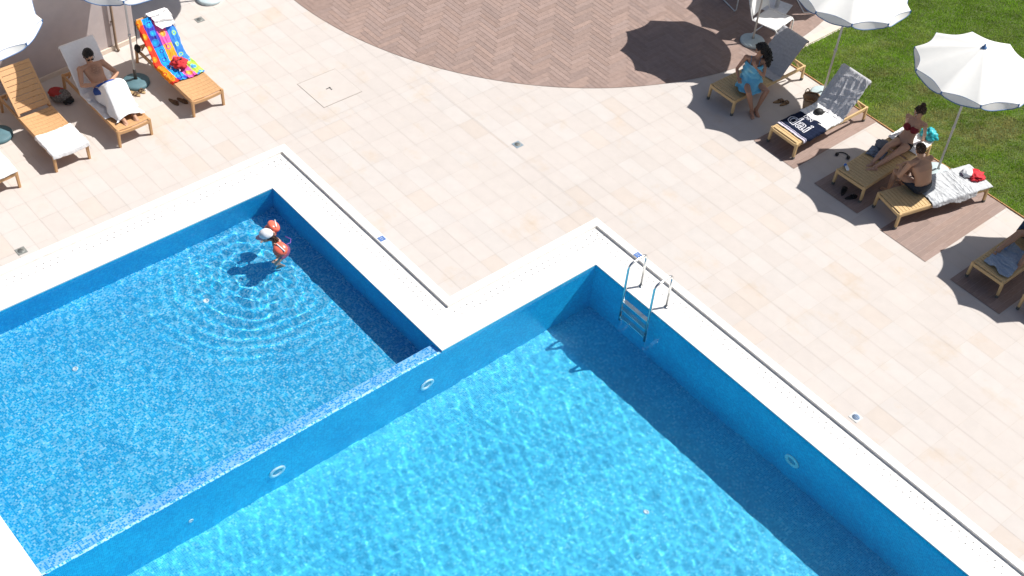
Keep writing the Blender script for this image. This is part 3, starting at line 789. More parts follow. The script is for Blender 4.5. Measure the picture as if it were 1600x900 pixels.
# ------------------------------------------------------------------ people
def V3(*a): return Vector(a if len(a) > 1 else a[0])
def lerp(a, b, t): return a + (b - a) * t
class Body:
    """one continuous figure: overlapping tapered volumes fused into a single skin"""
    def __init__(s): s.mb = MB()
    def loft(s, pts, lat, hw, hd, n=18):
        pts = [V3(p) for p in pts]; m = len(pts); P = []
        for i, p in enumerate(pts):
            t = (pts[min(i + 1, m - 1)] - pts[max(i - 1, 0)]).normalized()
            L = V3(lat[i] if isinstance(lat, list) else lat); L = (L - t * L.dot(t)).normalized(); D = t.cross(L)
            for k in range(n):
                a = 2 * PI * k / n; P.append(p + L * hw[i] * math.cos(a) + D * hd[i] * math.sin(a))
        F = [(i * n + k, i * n + (k + 1) % n, (i + 1) * n + (k + 1) % n, (i + 1) * n + k) for i in range(m - 1) for k in range(n)]
        F += [tuple(range(n))[::-1], tuple(range((m - 1) * n, m * n))]
        s.mb.add(P, F)
    def limb(s, pts, rad, n=14):
        """round-ended tapered tube through points"""
        pts = [V3(p) for p in pts]; d0 = (pts[0] - pts[1]).normalized(); d1 = (pts[-1] - pts[-2]).normalized(); r0, r1 = rad[0], rad[-1]
        path = [pts[0] + d0 * r0 * .98, pts[0] + d0 * r0 * .7] + pts + [pts[-1] + d1 * r1 * .7, pts[-1] + d1 * r1 * .98]
        rr = [r0 * .2, r0 * .72] + list(rad) + [r1 * .72, r1 * .2]
        s.mb.tube(path, rr, n)
    def ball(s, c, r, rot=None): s.mb.blob(c, r, rot, 16, 10)
    def hand(s, wr, d, nrm, k=1.0, curl=.5, thumb=1):
        """palm with five fingers; d points along the hand, nrm out of its back"""
        d = V3(d).normalized(); nrm = V3(nrm); nrm = (nrm - d * nrm.dot(d)).normalized(); sd = d.cross(nrm) * thumb
        wr = V3(wr); c = wr + d * .045 * k
        R = Matrix((d, sd, nrm)).transposed()
        s.mb.blob(c, (.055 * k, .040 * k, .016 * k), R, 14, 8, power=.8)
        s.limb([wr - d * .01, wr + d * .03 * k], [.024 * k, .022 * k])
        for i, (off, ln) in enumerate(((.031, .066), (.0105, .076), (-.0105, .070), (-.031, .054))):
            p = c + d * .042 * k + sd * off * k; pts = [p - d * .02 * k, p]; dd = (d + sd * off * 3).normalized()
            for j in range(3):
                a = curl * (.35 + .75 * j); q = (dd * math.cos(a) - nrm * math.sin(a)); p = p + q * ln * k * (.42, .33, .25)[j]; pts.append(p)
            s.limb(pts, [.0088 * k, .0088 * k, .0082 * k, .0076 * k, .0066 * k], 8)
        p = c - d * .022 * k + sd * .034 * k; a = (d * .55 + sd * .7 - nrm * .35).normalized(); q = p + a * .035 * k; e = q + (d * .8 + sd * .15 - nrm * .4).normalized() * .03 * k
        s.limb([p - a * .01, q, e], [.0115 * k, .010 * k, .0078 * k], 8)
    def foot(s, an, toe, k=1.0, upv=(0, 0, 1), big=1):
        an = V3(an); toe = V3(toe); d = (toe - an); up = V3(upv); d = (d - up * d.dot(up) * .0).normalized(); up = (up - d * up.dot(d)).normalized(); sd = d.cross(up) * big
        L = .235 * k; h = an - up * .045 * k - d * .035 * k
        s.ball(h, (.036 * k, .032 * k, .034 * k)); s.limb([an, h + d * .05 * k, h + d * .12 * k - up * .006 * k, h + d * .165 * k - up * .014 * k], [.036 * k, .038 * k, .034 * k, .024 * k])
        s.limb([h + d * .13 * k + sd * .022 * k - up * .014 * k, h + d * .13 * k - sd * .026 * k - up * .016 * k], [.021 * k, .019 * k])
        for i, (o, l, r) in enumerate(((.030, .066, .0125), (.012, .064, .0092), (-.003, .056, .0086), (-.017, .046, .008), (-.030, .034, .0076))):
            b = h + d * .155 * k + sd * o * k - up * .018 * k
            s.limb([b - d * .02 * k, b + d * (l - .018) * k + up * .004 * k, b + d * l * .82 * k - up * .006 * k], [r * k * 1.05, r * k, r * k * .9], 8)
    def head(s, c, f, u, k=1.0, fem=False):
        c = V3(c); f = V3(f).normalized(); u = V3(u); u = (u - f * u.dot(f)).normalized(); r = f.cross(u)
        s.hf, s.hu, s.hr, s.hc, s.hk = f, u, r, c, k
        R = Matrix((r, f, u)).transposed()
        def at(x, y, z): return c + (r * x + f * y + u * z) * k
        s.at = at
        s.mb.blob(at(0, -.012, .03), (.074 * k, .094 * k, .084 * k), R, 20, 14)           # skull
        s.mb.blob(at(0, .018, -.035), (.058 * k, .066 * k, .078 * k), R, 18, 12)          # face
        s.mb.blob(at(0, .048, -.093), (.028 * k, .026 * k, .02 * k), R, 12, 8)            # chin
        s.mb.blob(at(0, .03, -.075), (.048 * k, .045 * k, .03 * k), R, 12, 8)
        s.limb([at(0, .082, .006), at(0, .098, -.026), at(0, .094, -.036)], [.009 * k, .0125 * k, .013 * k], 8)   # nose
        for q in (-1, 1):
            s.ball(at(q * .013, .088, -.036), .0085 * k); s.ball(at(q * .034, .066, -.025), (.018 * k, .014 * k, .016 * k))
            s.limb([at(q * .012, .083, .022), at(q * .045, .072, .022)], [.008 * k, .008 * k], 8)     # brow
            s.mb.blob(at(q * .076, -.012, -.012), (.011 * k, .020 * k, .032 * k), R, 10, 8)           # ear
        s.limb([at(-.02, .079, -.059), at(.02, .079, -.059)], [.0075 * k, .0075 * k], 8)
        s.limb([at(-.016, .077, -.069), at(.016, .077, -.069)], [.008 * k, .008 * k], 8)
    def build(s, name, mat, parent, voxel=.0062, colfn=None, smooth=4):
        me = s.mb.mesh(name); o = bpy.data.objects.new('tmp', me); COL.objects.link(o)
        q = o.modifiers.new('fuse', 'REMESH'); q.mode = 'VOXEL'; q.voxel_size = voxel; q.use_smooth_shade = True
        z = o.modifiers.new('soft', 'SMOOTH'); z.factor = .5; z.iterations = smooth
        dg = bpy.context.evaluated_depsgraph_get(); nm = bpy.data.meshes.new_from_object(o.evaluated_get(dg)); bpy.data.objects.remove(o)
        org = parent.location
        n = len(nm.vertices); co_ = np.zeros(n * 3, np.float32); nm.vertices.foreach_get('co', co_); co_ = co_.reshape(-1, 3); s.world = co_.copy()
        nm.vertices.foreach_set('co', (co_ - np.array(org, np.float32)).ravel())
        if colfn:
            at = nm.attributes.new('col', 'FLOAT_COLOR', 'POINT'); C = np.array([(*colfn(Vector(p)), 1) for p in co_], np.float32); at.data.foreach_set('color', C.ravel())
        nm.materials.clear(); nm.materials.append(mat); nm.polygons.foreach_set('use_smooth', np.ones(len(nm.polygons), bool)); nm.name = name; nm.update()
        ob = bpy.data.objects.new(name, nm); COL.objects.link(ob); ob.parent = parent; s.ob = ob; return ob
    def clothing(s, name, pred, mat, parent, off=.005, thick=.004):
        bm = bmesh.new(); bm.from_mesh(s.ob.data); org = parent.location
        dele = [f for f in bm.faces if not pred(f.calc_center_median() + org)]
        bmesh.ops.delete(bm, geom=dele, context='FACES')
        for _ in range(3): bmesh.ops.smooth_vert(bm, verts=[v for v in bm.verts if v.is_boundary], factor=.5, use_axis_x=True, use_axis_y=True, use_axis_z=True)
        bm.normal_update()
        for v in bm.verts: v.co += v.normal * off
        me = bpy.data.meshes.new(name); bm.to_mesh(me); bm.free(); me.materials.clear(); me.materials.append(mat)
        ob = bpy.data.objects.new(name, me); COL.objects.link(ob); ob.parent = parent
        q = ob.modifiers.new('cloth', 'SOLIDIFY'); q.thickness = thick; q.offset = 1
        return ob
def local(mb, parent):
    o = parent.location; mb.v = [(x - o.x, y - o.y, z - o.z) for x, y, z in mb.v]; return mb
def tufts(bd, pred, n, size, seed, lenf=1.0, rad=(.080, .102, .094), cen=(0, -.014, .028), jit=.004, down=.6):
    """hair as many small overlapping locks lying on the skull"""
    r = random.Random(seed); m_ = MB(); k = bd.hk
    cnt = 0
    while cnt < n:
        a = r.uniform(0, 2 * PI); z = r.uniform(-1, 1); q = math.sqrt(1 - z * z); x, y = q * math.cos(a), q * math.sin(a)
        if not pred(x, y, z): continue
        cnt += 1
        p = bd.at(cen[0] + x * rad[0] + r.gauss(0, jit), cen[1] + y * rad[1] + r.gauss(0, jit), cen[2] + z * rad[2] + r.gauss(0, jit))
        nn = (bd.hr * x + bd.hf * y + bd.hu * z).normalized()
        fl = (-bd.hu * down - bd.hf * .5 + nn * .15 + V3(r.gauss(0, .25), r.gauss(0, .25), r.gauss(0, .25))); fl = (fl - nn * fl.dot(nn) * .7).normalized()
        b = nn.cross(fl).normalized(); nn = fl.cross(b)
        m_.blob(p, (size * 1.9 * lenf * k, size * .75 * k, size * .55 * k), Matrix((fl, b, nn)).transposed(), 7, 5)
    return m_
def eyes(bd, parent, open_=True):
    for q in (-1, 1):
        m_ = MB(); m_.blob(bd.at(q * .031, .077, .002), (.0135 * bd.hk, .0095 * bd.hk, .0085 * bd.hk), Matrix((bd.hr, bd.hf, bd.hu)).transposed(), 12, 8, mi=0)
        m_.blob(bd.at(q * .031, .0855, .002), (.0062 * bd.hk, .0025 * bd.hk, .0062 * bd.hk), Matrix((bd.hr, bd.hf, bd.hu)).transposed(), 10, 6, mi=1)
        local(m_, parent).build('eye', [M_eye, M_iris], parent)
def skin_mat(name): return attr_mat(name, rough=.55, nscale=40, nvar=.05, spec=.35)
M_skin = skin_mat('skin'); M_eye = plain('eye_white', (.7, .68, .64), .3); M_iris = plain('iris', (.03, .018, .01), .2)
M_hair = plain('black_hair', (.010, .008, .007), .45, var=.4, scale=60); M_hairb = plain('brown_hair', (.045, .022, .012), .5, var=.4, scale=60)
def dist_seg(p, a, b):
    ab = b - a; t = max(0, min(1, (p - a).dot(ab) / ab.length_squared)); return (p - a - ab * t).length
def blend(a, b, t): t = max(0, min(1, t)); return tuple(x + (y - x) * t for x, y in zip(a, b))
def base_col(bd, c0, extra=None):
    lipc = (c0[0] * .85, c0[1] * .55, c0[2] * .55)
    def fn(p):
        c = c0
        if hasattr(bd, 'at'):
            d = (p - bd.at(0, .082, -.064)); 
            if abs(d.dot(bd.hu)) < .011 * bd.hk and abs(d.dot(bd.hr)) < .026 * bd.hk and d.length < .04 * bd.hk: c = lipc
            for q in (-1, 1):
                d = p - bd.at(q * .03, .08, .024)
                if abs(d.dot(bd.hu)) < .006 and abs(d.dot(bd.hr)) < .02 and d.length < .03: c = tuple(v * .25 for v in c0)
        return extra(p, c) if extra else c
    return fn
def torso(bd, pel, sh_l, sh_r, lat_h, fwd, fem, k=1.0, arch=.0, hipw=None):
    pel = V3(pel); sh = (V3(sh_l) + V3(sh_r)) / 2; ls = (V3(sh_r) - V3(sh_l)).normalized(); lh = V3(lat_h).normalized(); fwd = V3(fwd).normalized()
    ts = (-.16, -.06, .08, .3, .5, .72, .9, 1.02)
    hw = ((.10, .150, .168, .128, .118, .138, .140, .085) if fem else (.10, .140, .150, .138, .140, .160, .168, .095))
    hd = ((.07, .105, .115, .088, .082, .098, .082, .055) if fem else (.07, .10, .108, .098, .098, .112, .094, .06))
    pts = [lerp(pel, sh, t) + fwd * arch * math.sin(PI * max(0, min(1, t))) for t in ts]; lat = [lerp(lh, ls, max(0, min(1, t))) for t in ts]
    bd.loft(pts, lat, [h * k for h in hw], [h * k for h in hd]); bd.tp = pts
def arm(bd, sh, el, wr, k=1.0, fem=False):
    g = .86 if fem else 1.0
    bd.ball(sh, .056 * k * g); sh, el, wr = V3(sh), V3(el), V3(wr)
    bd.limb([sh, lerp(sh, el, .35), lerp(sh, el, .8), el, lerp(el, wr, .25), lerp(el, wr, .7), wr], [.05 * k * g, .047 * k * g, .038 * k * g, .036 * k * g, .040 * k * g, .030 * k * g, .024 * k * g])
def leg(bd, hip, kn, an, k=1.0, back=None):
    hip, kn, an = V3(hip), V3(kn), V3(an)
    bk = ((hip - kn).normalized() + (an - kn).normalized()) * .012
    bd.limb([hip, lerp(hip, kn, .3), lerp(hip, kn, .75), kn, lerp(kn, an, .25) + bk, lerp(kn, an, .5) + bk * .6, lerp(kn, an, .85), an], [.088 * k, .080 * k, .058 * k, .053 * k, .054 * k, .047 * k, .034 * k, .036 * k])
def joint(a, c, l1, l2, pole):
    """the bend between two bones of length l1, l2 (elbow or knee), pushed towards pole"""
    a, c, pole = V3(a), V3(c), V3(pole); d = c - a; L = min(d.length, (l1 + l2) * .999); d.normalize()
    x = (l1 * l1 - l2 * l2 + L * L) / (2 * L); h = math.sqrt(max(0, l1 * l1 - x * x)); p = pole - a; p = (p - d * p.dot(d)).normalized()
    return a + d * x + p * h
def neck(bd, fem): 
    b = bd.tp[-1]; h = bd.at(0, -.02, -.06); bd.limb([b - (h - b).normalized() * .04, lerp(b, h, .5), h], [.062 if not fem else .05, .052 if not fem else .042, .052 if not fem else .043])
    if not fem: pass
def clavicle(bd, l, r, k=1.0, fem=False):
    b = bd.tp[-1]
    for q in (V3(l), V3(r)): bd.limb([lerp(b, bd.tp[-2], .2) + (bd.at(0, 0, 0) - b) * .08, lerp(b, q, .55) , q], [.052 * k * (.85 if fem else 1), .048 * k * (.85 if fem else 1), .046 * k * (.85 if fem else 1)])

# --- the man in sunglasses leaning back on the lounger by the wall
def man_reclining():
    P = thing('person', 'man in sunglasses reclining bare chested with a white towel over his legs', 'person', (-18.05, 7.83, .345))
    b = Body(); pel = V3(-18.04, 7.82, .445); sl = V3(-18.375, 7.615, .735); sr = V3(-18.345, 8.01, .735)   # sl: his right, lower in the picture
    torso(b, pel, sl, sr, (0, 1, 0), (.6, 0, .8), False, .97)
    b.head((-18.40, 7.81, .915), (.86, -.10, -.30), (.30, .0, .9)); neck(b, False); clavicle(b, sl, sr)
    w1 = V3(-17.985, 7.70, .625); e1 = joint(sl, w1, .29, .26, (-18.15, 7.25, .45)); arm(b, sl, e1, w1); b.hand(w1, (.35, .80, .05), (.3, -.2, .9), .98, .75, -1)
    w2 = V3(-17.96, 7.93, .63); e2 = joint(sr, w2, .29, .26, (-18.1, 8.4, .5)); arm(b, sr, e2, w2); b.hand(w2, (.35, -.75, .08), (.3, .2, .9), .98, .75, 1)
    for s, kx, fx in ((-1, 7.76, 7.725), (1, 7.93, 7.93)):
        h = pel + V3(0, s * .085, 0); an = V3(-17.27, fx, .42); kn = joint(h, an, .44, .43, (-17.6, kx, 1.6)); leg(b, h, kn, an); b.foot(an, an + V3(.2, -.02 * s, -.06), 1.0, (0, 0, 1), -s)
        b.kn = kn
    sk = (.50, .275, .175)
    ch = lerp(pel, (sl + sr) / 2, .80) + V3(.08, 0, .075)
    def ex(p, c):
        d = p - ch; r = math.hypot(d.y / .12, d.x / .10, d.z / .10)
        return blend(c, (.17, .085, .055), 1.0 * max(0, min(.8, 1.3 - r)) * (.7 + .5 * mnoise.noise(p * 60)))
    b.build('body', M_skin, P, colfn=base_col(b, sk, ex))
    hm = tufts(b, lambda x, y, z: z > .12 and not (y > .72 and z < .5) or (y < .15 and z > -.45), 420, .013, 1); local(hm, P).build('hair', M_hair, P)
    g = MB()
    for q in (-1, 1): g.blob(b.at(q * .033, .088, .003), (.026, .010, .019), Matrix((b.hr, b.hf, b.hu)).transposed(), 12, 8)
    g.tube([b.at(-.012, .094, .006), b.at(.012, .094, .006)], .004, 6)
    for q in (-1, 1): g.tube([b.at(q * .055, .083, .006), b.at(q * .078, .05, .008), b.at(q * .081, -.01, .004)], .004, 6)
    local(g, P).build('sunglasses', plain('dark_lens', (.012, .011, .012), .15), P)
    eyes(b, P)
    hipR = pel + V3(0, -.085, 0)
    b.clothing('swim_trunks', lambda p: (p - pel).dot(V3(-.75, 0, .6)) < .06 and p.x < -17.80 and p.z < .78, plain('blue_trunks', (.025, .075, .30), .8), P, .008)
    # towel over his lap and legs
    t = MB(); hip_x, kn_x, an_x = -18.02, b.kn.x, -17.36
    ky = 7.845
    def fn(u, v):
        # v runs from the waist over the knees down to the ankles, u across
        prof = [(-18.06, .585), (-17.96, .62), (-17.86, .70), (-17.74, .815), (-17.655, .858), (-17.585, .825), (-17.50, .735), (-17.41, .62), (-17.32, .53), (-17.25, .475), (-17.215, .44)]
        f = v * (len(prof) - 1); i = min(int(f), len(prof) - 2); q = f - i; x = prof[i][0] * (1 - q) + prof[i + 1][0] * q; z = prof[i][1] * (1 - q) + prof[i + 1][1] * q
        w_ = .155 + .025 * math.sin(PI * v) + .09 * max(0, v - .55); c_ = 2 * u - 1; drop = max(0, z - .375) * (.93 if c_ < 0 else .95)
        arc = abs(c_) * 1.9
        if arc < 1: y = math.copysign(w_ * math.sin(arc * PI / 2), c_); zz = z - .055 * (1 - math.cos(arc * PI / 2)) * 1.2
        else:
            k = (arc - 1) / .9; y = math.copysign(w_ + .05 * k + .025 * k * math.sin(14 * v + c_), c_); zz = z - .066 - (drop - .066) * k
        dent = .02 * math.exp(-((c_) / .18) ** 2) * math.sin(PI * v)
        wv = .010 * fbm(u * 2, v * 2, 3, 4) + .012 * mnoise.noise(V3(u * 9 + v * 3, v * 3, 2))
        return V3(x + .012 * fbm(u, v, 5, 2) + (.02 * abs(c_) if v > .8 else 0), ky + .01 * math.sin(5 * v) + y + wv * (1 if abs(c_) > .3 else .3), zz - dent + wv * .7)
    t.grid(fn, 60, 70); to = t.build('towel', M_tow, None, solid=.006, offset=1)
    org = V3(-17.65, 7.845, .345); to.data.transform(Matrix.Translation(-org)); to.location = org
    tag(to, 'white towel draped over the raised knees of the reclining man', 'towel', 'towels on the loungers')
man_reclining()

# --- the woman in the light blue dress sitting on the edge
def woman_blue():
    P = thing('person', 'dark curly haired woman in a light blue dress sitting sideways on the lounger', 'person', (-11.85, 17.2, .335))
    b = Body(); pel = V3(-11.87, 17.19, .435); sl = V3(-12.06, 17.18, .865); sr = V3(-11.785, 17.385, .855)
    lat = (sr - sl).normalized(); fwd = V3(.60, -.78, 0)
    torso(b, pel, sl, sr, (.78, .6, 0), fwd, True, 1.0, .01)
    b.head((-11.885, 17.315, 1.075), (-.50, -.72, -.28), (-.05, -.12, .95), .97); neck(b, True); clavicle(b, sl, sr, 1, True)
    for s in (-1, 1): b.ball(lerp(pel, (sl + sr) / 2, .70) + lat * s * .068 + fwd * .085, (.056, .056, .056))
    e1 = V3(-12.115, 17.06, .63); w1 = V3(-11.99, 16.985, .545); arm(b, sl, e1, w1, .95, True); b.hand(w1, (.6, -.35, -.12), (.2, -.2, .95), .9, .5, -1)
    e2 = V3(-11.685, 17.30, .62); w2 = V3(-11.80, 17.165, .80); arm(b, sr, e2, w2, .95, True); b.hand(w2, (-.45, -.05, .55), (.5, -.75, .2), .9, .7, 1)
    for s, kn, an in ((-1, V3(-11.625, 16.885, .475), V3(-11.545, 16.995, .075)), (1, V3(-11.475, 17.21, .475), V3(-11.535, 17.11, .075))):
        h = pel + V3(.78, .6, 0) * s * .085; leg(b, h, kn, an, .93); b.foot(an, an + V3(.17, -.11, -.015), .9, (0, 0, 1), -s)
    b.build('body', M_skin, P, colfn=base_col(b, (.46, .245, .16)))
    top = lerp(pel, (sl + sr) / 2, .83)
    kl = [V3(-11.625, 16.885, .475), V3(-11.475, 17.21, .475)]
    # dress: skirt and bodice as one fold-rich shell round the trunk
    d = MB()
    def fn(u, v):
        a = u * 2 * PI; t = 1.0 - v * 1.30
        if t > -.12: c = lerp(pel, (sl + sr) / 2, t * .86 + .02); hw = .155 + .045 * (1 - t) ; hd = .128 + .03 * (1 - t) + (.03 * math.exp(-((t - .84) / .16) ** 2) if math.sin(a) > 0 else 0)
        else: c = lerp(pel, (sl + sr) / 2, -.10); hw = .205; hd = .165
        lt = lerp(V3(.78, .6, 0), lat, max(0, t)).normalized(); ff = V3(0, 0, 1).cross(lt) * -1
        k = max(0, (.35 - t)) 
        c = c + fwd * .20 * k * 1.0; hd += .14 * k; hw += .03 * k
        rip = 1 + (.05 * math.sin(7 * a + 6 * t) + .05 * mnoise.noise(V3(math.cos(a) * 2, math.sin(a) * 2, t * 5))) * (.4 + v)
        p = c + lt * hw * math.cos(a) * rip + fwd * hd * math.sin(a) * rip
        fold = .012 * math.sin(26 * t + 3 * math.cos(a) + 2 * mnoise.noise(V3(t * 4, a, 1)))
        p += (lt * math.cos(a) + fwd * math.sin(a)) * fold * .8
        p.z = max(p.z, .352 + .004 * math.sin(9 * a)) if (p - pel).dot(fwd) < .16 else max(p.z, .43)
        return p
    def dc(u, v):
        q = mnoise.noise(V3(math.cos(u * 6.28) * 2.2, math.sin(u * 6.28) * 2.2, v * 3.5)); c = blend((.12, .46, .68), (.24, .60, .76), .5 + q)
        return blend(c, (.62, .60, .30), 1.5 * (mnoise.noise(V3(u * 5 + 3, v * 5, 4)) - .32)) if v < .45 else c
    d.grid(fn, 72, 60, dc); do = local(d, P).build('dress', attr_mat('blue_dress', rough=.8, nscale=50), P, weld=.001, solid=.005, offset=1)
    st_ = MB()
    for s in (-1, 1):
        q = lerp(pel, (sl + sr) / 2, .82) + lat * s * .075; st_.tube([q + fwd * .105, q + fwd * .075 + V3(0, 0, .09), lerp(pel, (sl + sr) / 2, 1.0) + lat * s * .085 + V3(0, 0, .052), q - fwd * .06 + V3(0, 0, .06), q - fwd * .10], .006, 6)
        local(st_, P).build('strap', plain('blue_strap', (.08, .32, .5), .8), P); st_ = MB()
    eyes(b, P)
    # long curly hair falling over the back and one shoulder
    r = random.Random(4); hm = tufts(b, lambda x, y, z: (z > .25 and y < .78) or (y < .25), 380, .018, 2, .8, (.094, .114, .104))
    for k in range(560):
        t = r.random(); a = r.uniform(-1.0, 1.0); rad = .098 + .045 * math.sin(PI * t) 
        x = math.sin(a * 1.25) * rad; y = -math.cos(a * 1.25) * rad * 1.05 + .01
        p = b.at(x, y, .03 - .34 * t) ; p = V3(p.x + r.gauss(0, .012) + (.035 * t), p.y + r.gauss(0, .012) + .0 * t, p.z + r.gauss(0, .012))
        hm.blob(p, (.026, .016, .016), Euler((r.random() * 6, r.random() * 6, r.random() * 6)).to_matrix(), 7, 5)
    local(hm, P).build('hair', M_hair, P)
woman_blue()

# --- the couple
def woman_red():
    P = thing('person', 'woman with brown hair in a bun leaning back in a red bikini top', 'person', (-9.10, 18.1, .335))
    b = Body(); pel = V3(-9.11, 18.12, .432); sl = V3(-9.265, 18.255, .865); sr = V3(-8.935, 18.31, .855)
    lat = (sr - sl).normalized(); fwd = V3(.12, -.95, .25)
    torso(b, pel, sl, sr, (1, .05, 0), fwd, True, .98)
    b.head((-9.085, 18.245, 1.072), (-.35, -.78, -.26), (-.05, -.25, .95), .97); neck(b, True); clavicle(b, sl, sr, 1, True)
    for s in (-1, 1): b.ball(lerp(pel, (sl + sr) / 2, .70) + lat * s * .07 + fwd * .082, (.060, .058, .056))
    w1 = V3(-9.36, 18.53, .385); e1 = joint(sl, w1, .28, .25, (-9.6, 18.7, .6)); arm(b, sl, e1, w1, .93, True); b.hand(w1 + V3(0, 0, -.012), (.15, .75, -.1), (0, .1, 1), .9, .15, -1)
    w2 = V3(-9.0, 18.56, .385); e2 = joint(sr, w2, .28, .25, (-8.7, 18.55, .6)); arm(b, sr, e2, w2, .93, True); b.hand(w2 + V3(0, 0, -.012), (-.2, .75, -.1), (0, .1, 1), .9, .15, 1)
    aa = V3(-9.125, 17.315, .378); ab = V3(-9.03, 17.255, .375)
    ha = pel + V3(-.085, 0, 0); hb_ = pel + V3(.085, 0, 0)
    ka = joint(ha, aa, .43, .42, (-9.2, 17.75, 2)); kb = joint(hb_, ab, .435, .43, (-8.55, 17.6, .9))
    leg(b, ha, ka, aa, .93); leg(b, hb_, kb, ab, .93); b.foot(aa, aa + V3(-.08, -.19, -.01), .9, (-.25, .15, .9), 1); b.foot(ab, ab + V3(-.14, -.16, -.0), .9, (-.35, .2, .85), -1)
    b.build('body', M_skin, P, colfn=base_col(b, (.52, .30, .205)))
    mid_ = lerp(pel, (sl + sr) / 2, .70); ax = ((sl + sr) / 2 - pel).normalized()
    bl = [mid_ + lat * s * .07 + fwd * .082 for s in (-1, 1)]
    armd = lambda p: min(dist_seg(p, sl, e1), dist_seg(p, sr, e2)) 
    M_red = plain('red_bikini', (.20, .012, .022), .7)
    def top(p):
        h = (p - mid_).dot(ax)
        if armd(p) < .062: return False
        near = min((p - q).length for q in bl)
        return (abs(h + .012) < .022 and (p - mid_).length < .22) or (near < .072 and h < .042)
    b.clothing('bikini_top', top, M_red, P, .005)
    def bot(p):
        h = (p - pel).dot(ax); f = (p - pel).dot(fwd)
        return h < .075 and (p - pel).length < .2 and (p - ha).dot((ka - ha).normalized()) < .045 + .55 * max(0, h) and (p - hb_).dot((kb - hb_).normalized()) < .045 + .55 * max(0, h)
    b.clothing('bikini_bottom', bot, plain('black_bikini', (.012, .009, .012), .7), P, .005)
    eyes(b, P)
    hm = tufts(b, lambda x, y, z: (z > .2 and y < .8) or (y < .1 and z > -.6), 420, .012, 3)
    r = random.Random(8)
    for k in range(120):
        d_ = V3(r.gauss(0, 1), r.gauss(0, 1), r.gauss(0, 1)).normalized(); hm.blob(b.at(.01, -.075, .125) + d_ * .034, (.017, .009, .009), Euler((r.random() * 6, r.random() * 6, 0)).to_matrix(), 6, 5)
    local(hm, P).build('hair', M_hairb, P)
def man_back():
    P = thing('person', 'man in dark swim shorts seen from behind, sitting hunched with elbows on knees', 'person', (-8.24, 17.45, .335))
    b = Body(); pel = V3(-8.20, 17.45, .435); sl = V3(-8.43, 17.24, .865); sr = V3(-8.32, 17.645, .865)
    fwd = V3(-.97, .22, -.1)
    torso(b, pel, sl, sr, (.1, 1, 0), fwd, False, 1.15, -.05)
    b.head((-8.455, 17.46, 1.045), (-.82, .42, -.25), (-.30, .12, .93)); neck(b, False); clavicle(b, sl, sr)
    knL = V3(-8.665, 17.30, .51); knR = V3(-8.635, 17.62, .51)
    for s, sh, kn in ((-1, sl, knL), (1, sr, knR)):
        wr = kn + V3(.03, -.06 * s, .115) ; el = joint(sh, wr, .29, .26, V3(-8.55, 17.45 + s * .5, .2)); arm(b, sh, el, wr); b.hand(wr, (-.65, -.5 * s, -.35), (-.2, 0, 1), .98, .6, s)
        h = pel + V3(.01, s * .095, 0); an = kn + V3(-.02, .04 * s + .05, -.43); leg(b, h, kn, an); b.foot(an, an + V3(-.22, .05, -.02), 1.0, (0, 0, 1), -s)
    b.build('body', M_skin, P, colfn=base_col(b, (.52, .29, .18)))
    ax = ((sl + sr) / 2 - pel).normalized()
    b.clothing('swim_shorts', lambda p: (p - pel).dot(ax) < .075 + .04 * ((p - pel).dot(fwd) > 0) and p.x > -8.52 and p.z < .60, plain('navy_shorts', (.010, .018, .032), .7, spec=.5), P, .008)
    hm = tufts(b, lambda x, y, z: (z > .1 and y < .8) or (y < .2 and z > -.75), 520, .009, 5, .8, (.078, .098, .090), jit=.002); local(hm, P).build('hair', plain('cropped_hair', (.05, .024, .013), .6, var=.4, scale=60), P)
    eyes(b, P)
def person_right():
    P = thing('person', 'person at the right picture edge, bent knee and bare feet on the lounger', 'person', (-6.32, 18.0, .335))
    b = Body(); pel = V3(-6.30, 18.02, .445); sl = V3(-6.50, 18.28, .86); sr = V3(-6.13, 18.28, .86)
    torso(b, pel, sl, sr, (1, 0, 0), (0, -.9, .4), False, 1.0)
    b.head((-6.31, 18.33, 1.08), (0, -.85, -.2), (0, -.2, .95)); neck(b, False); clavicle(b, sl, sr)
    aa = V3(-6.49, 17.235, .40); ha = pel + V3(-.09, 0, 0); ka = joint(ha, aa, .44, .43, (-6.40, 17.5, 2)); leg(b, ha, ka, aa, 1.08); b.foot(aa, aa + V3(-.02, -.22, -.05), 1.0, (0, 0, 1), 1)
    ab = V3(-6.09, 17.29, .40); hb_ = pel + V3(.09, 0, 0); kb = joint(hb_, ab, .44, .43, (-6.12, 17.5, 2)); leg(b, hb_, kb, ab, 1.08); b.foot(ab, ab + V3(.0, -.2, -.05), 1.0, (0, 0, 1), -1)
    for s, sh, kn in ((-1, sl, ka), (1, sr, kb)):
        wr = kn + V3(s * .07, .16, -.06); el = joint(sh, wr, .29, .26, V3(-6.3 + s, 18.2, .5)); arm(b, sh, el, wr); b.hand(wr, (-s * .2, -.8, .1), (s * .6, 0, .7), .98, .6, s)
    b.build('body', M_skin, P, colfn=base_col(b, (.46, .26, .165)), voxel=.0075)
    ax = ((sl + sr) / 2 - pel).normalized()
    b.clothing('shorts', lambda p: (p - pel).dot(ax) < .10 and p.y > 17.74 and (p - pel).length < .42, plain('slate_shorts', (.04, .06, .11), .8), P, .010)
    b.clothing('shirt', lambda p: (p - pel).dot(ax) > .06 and (p - pel).dot(ax) < .50 and dist_seg(p, sl, sr) < .5 and p.y > 17.9, plain('pale_blue_shirt', (.30, .42, .66), .85), P, .010)
    hm = tufts(b, lambda x, y, z: (z > .1 and y < .8) or (y < .2 and z > -.6), 300, .012, 6); local(hm, P).build('hair', M_hairb, P); eyes(b, P)
woman_red(); man_back(); person_right()

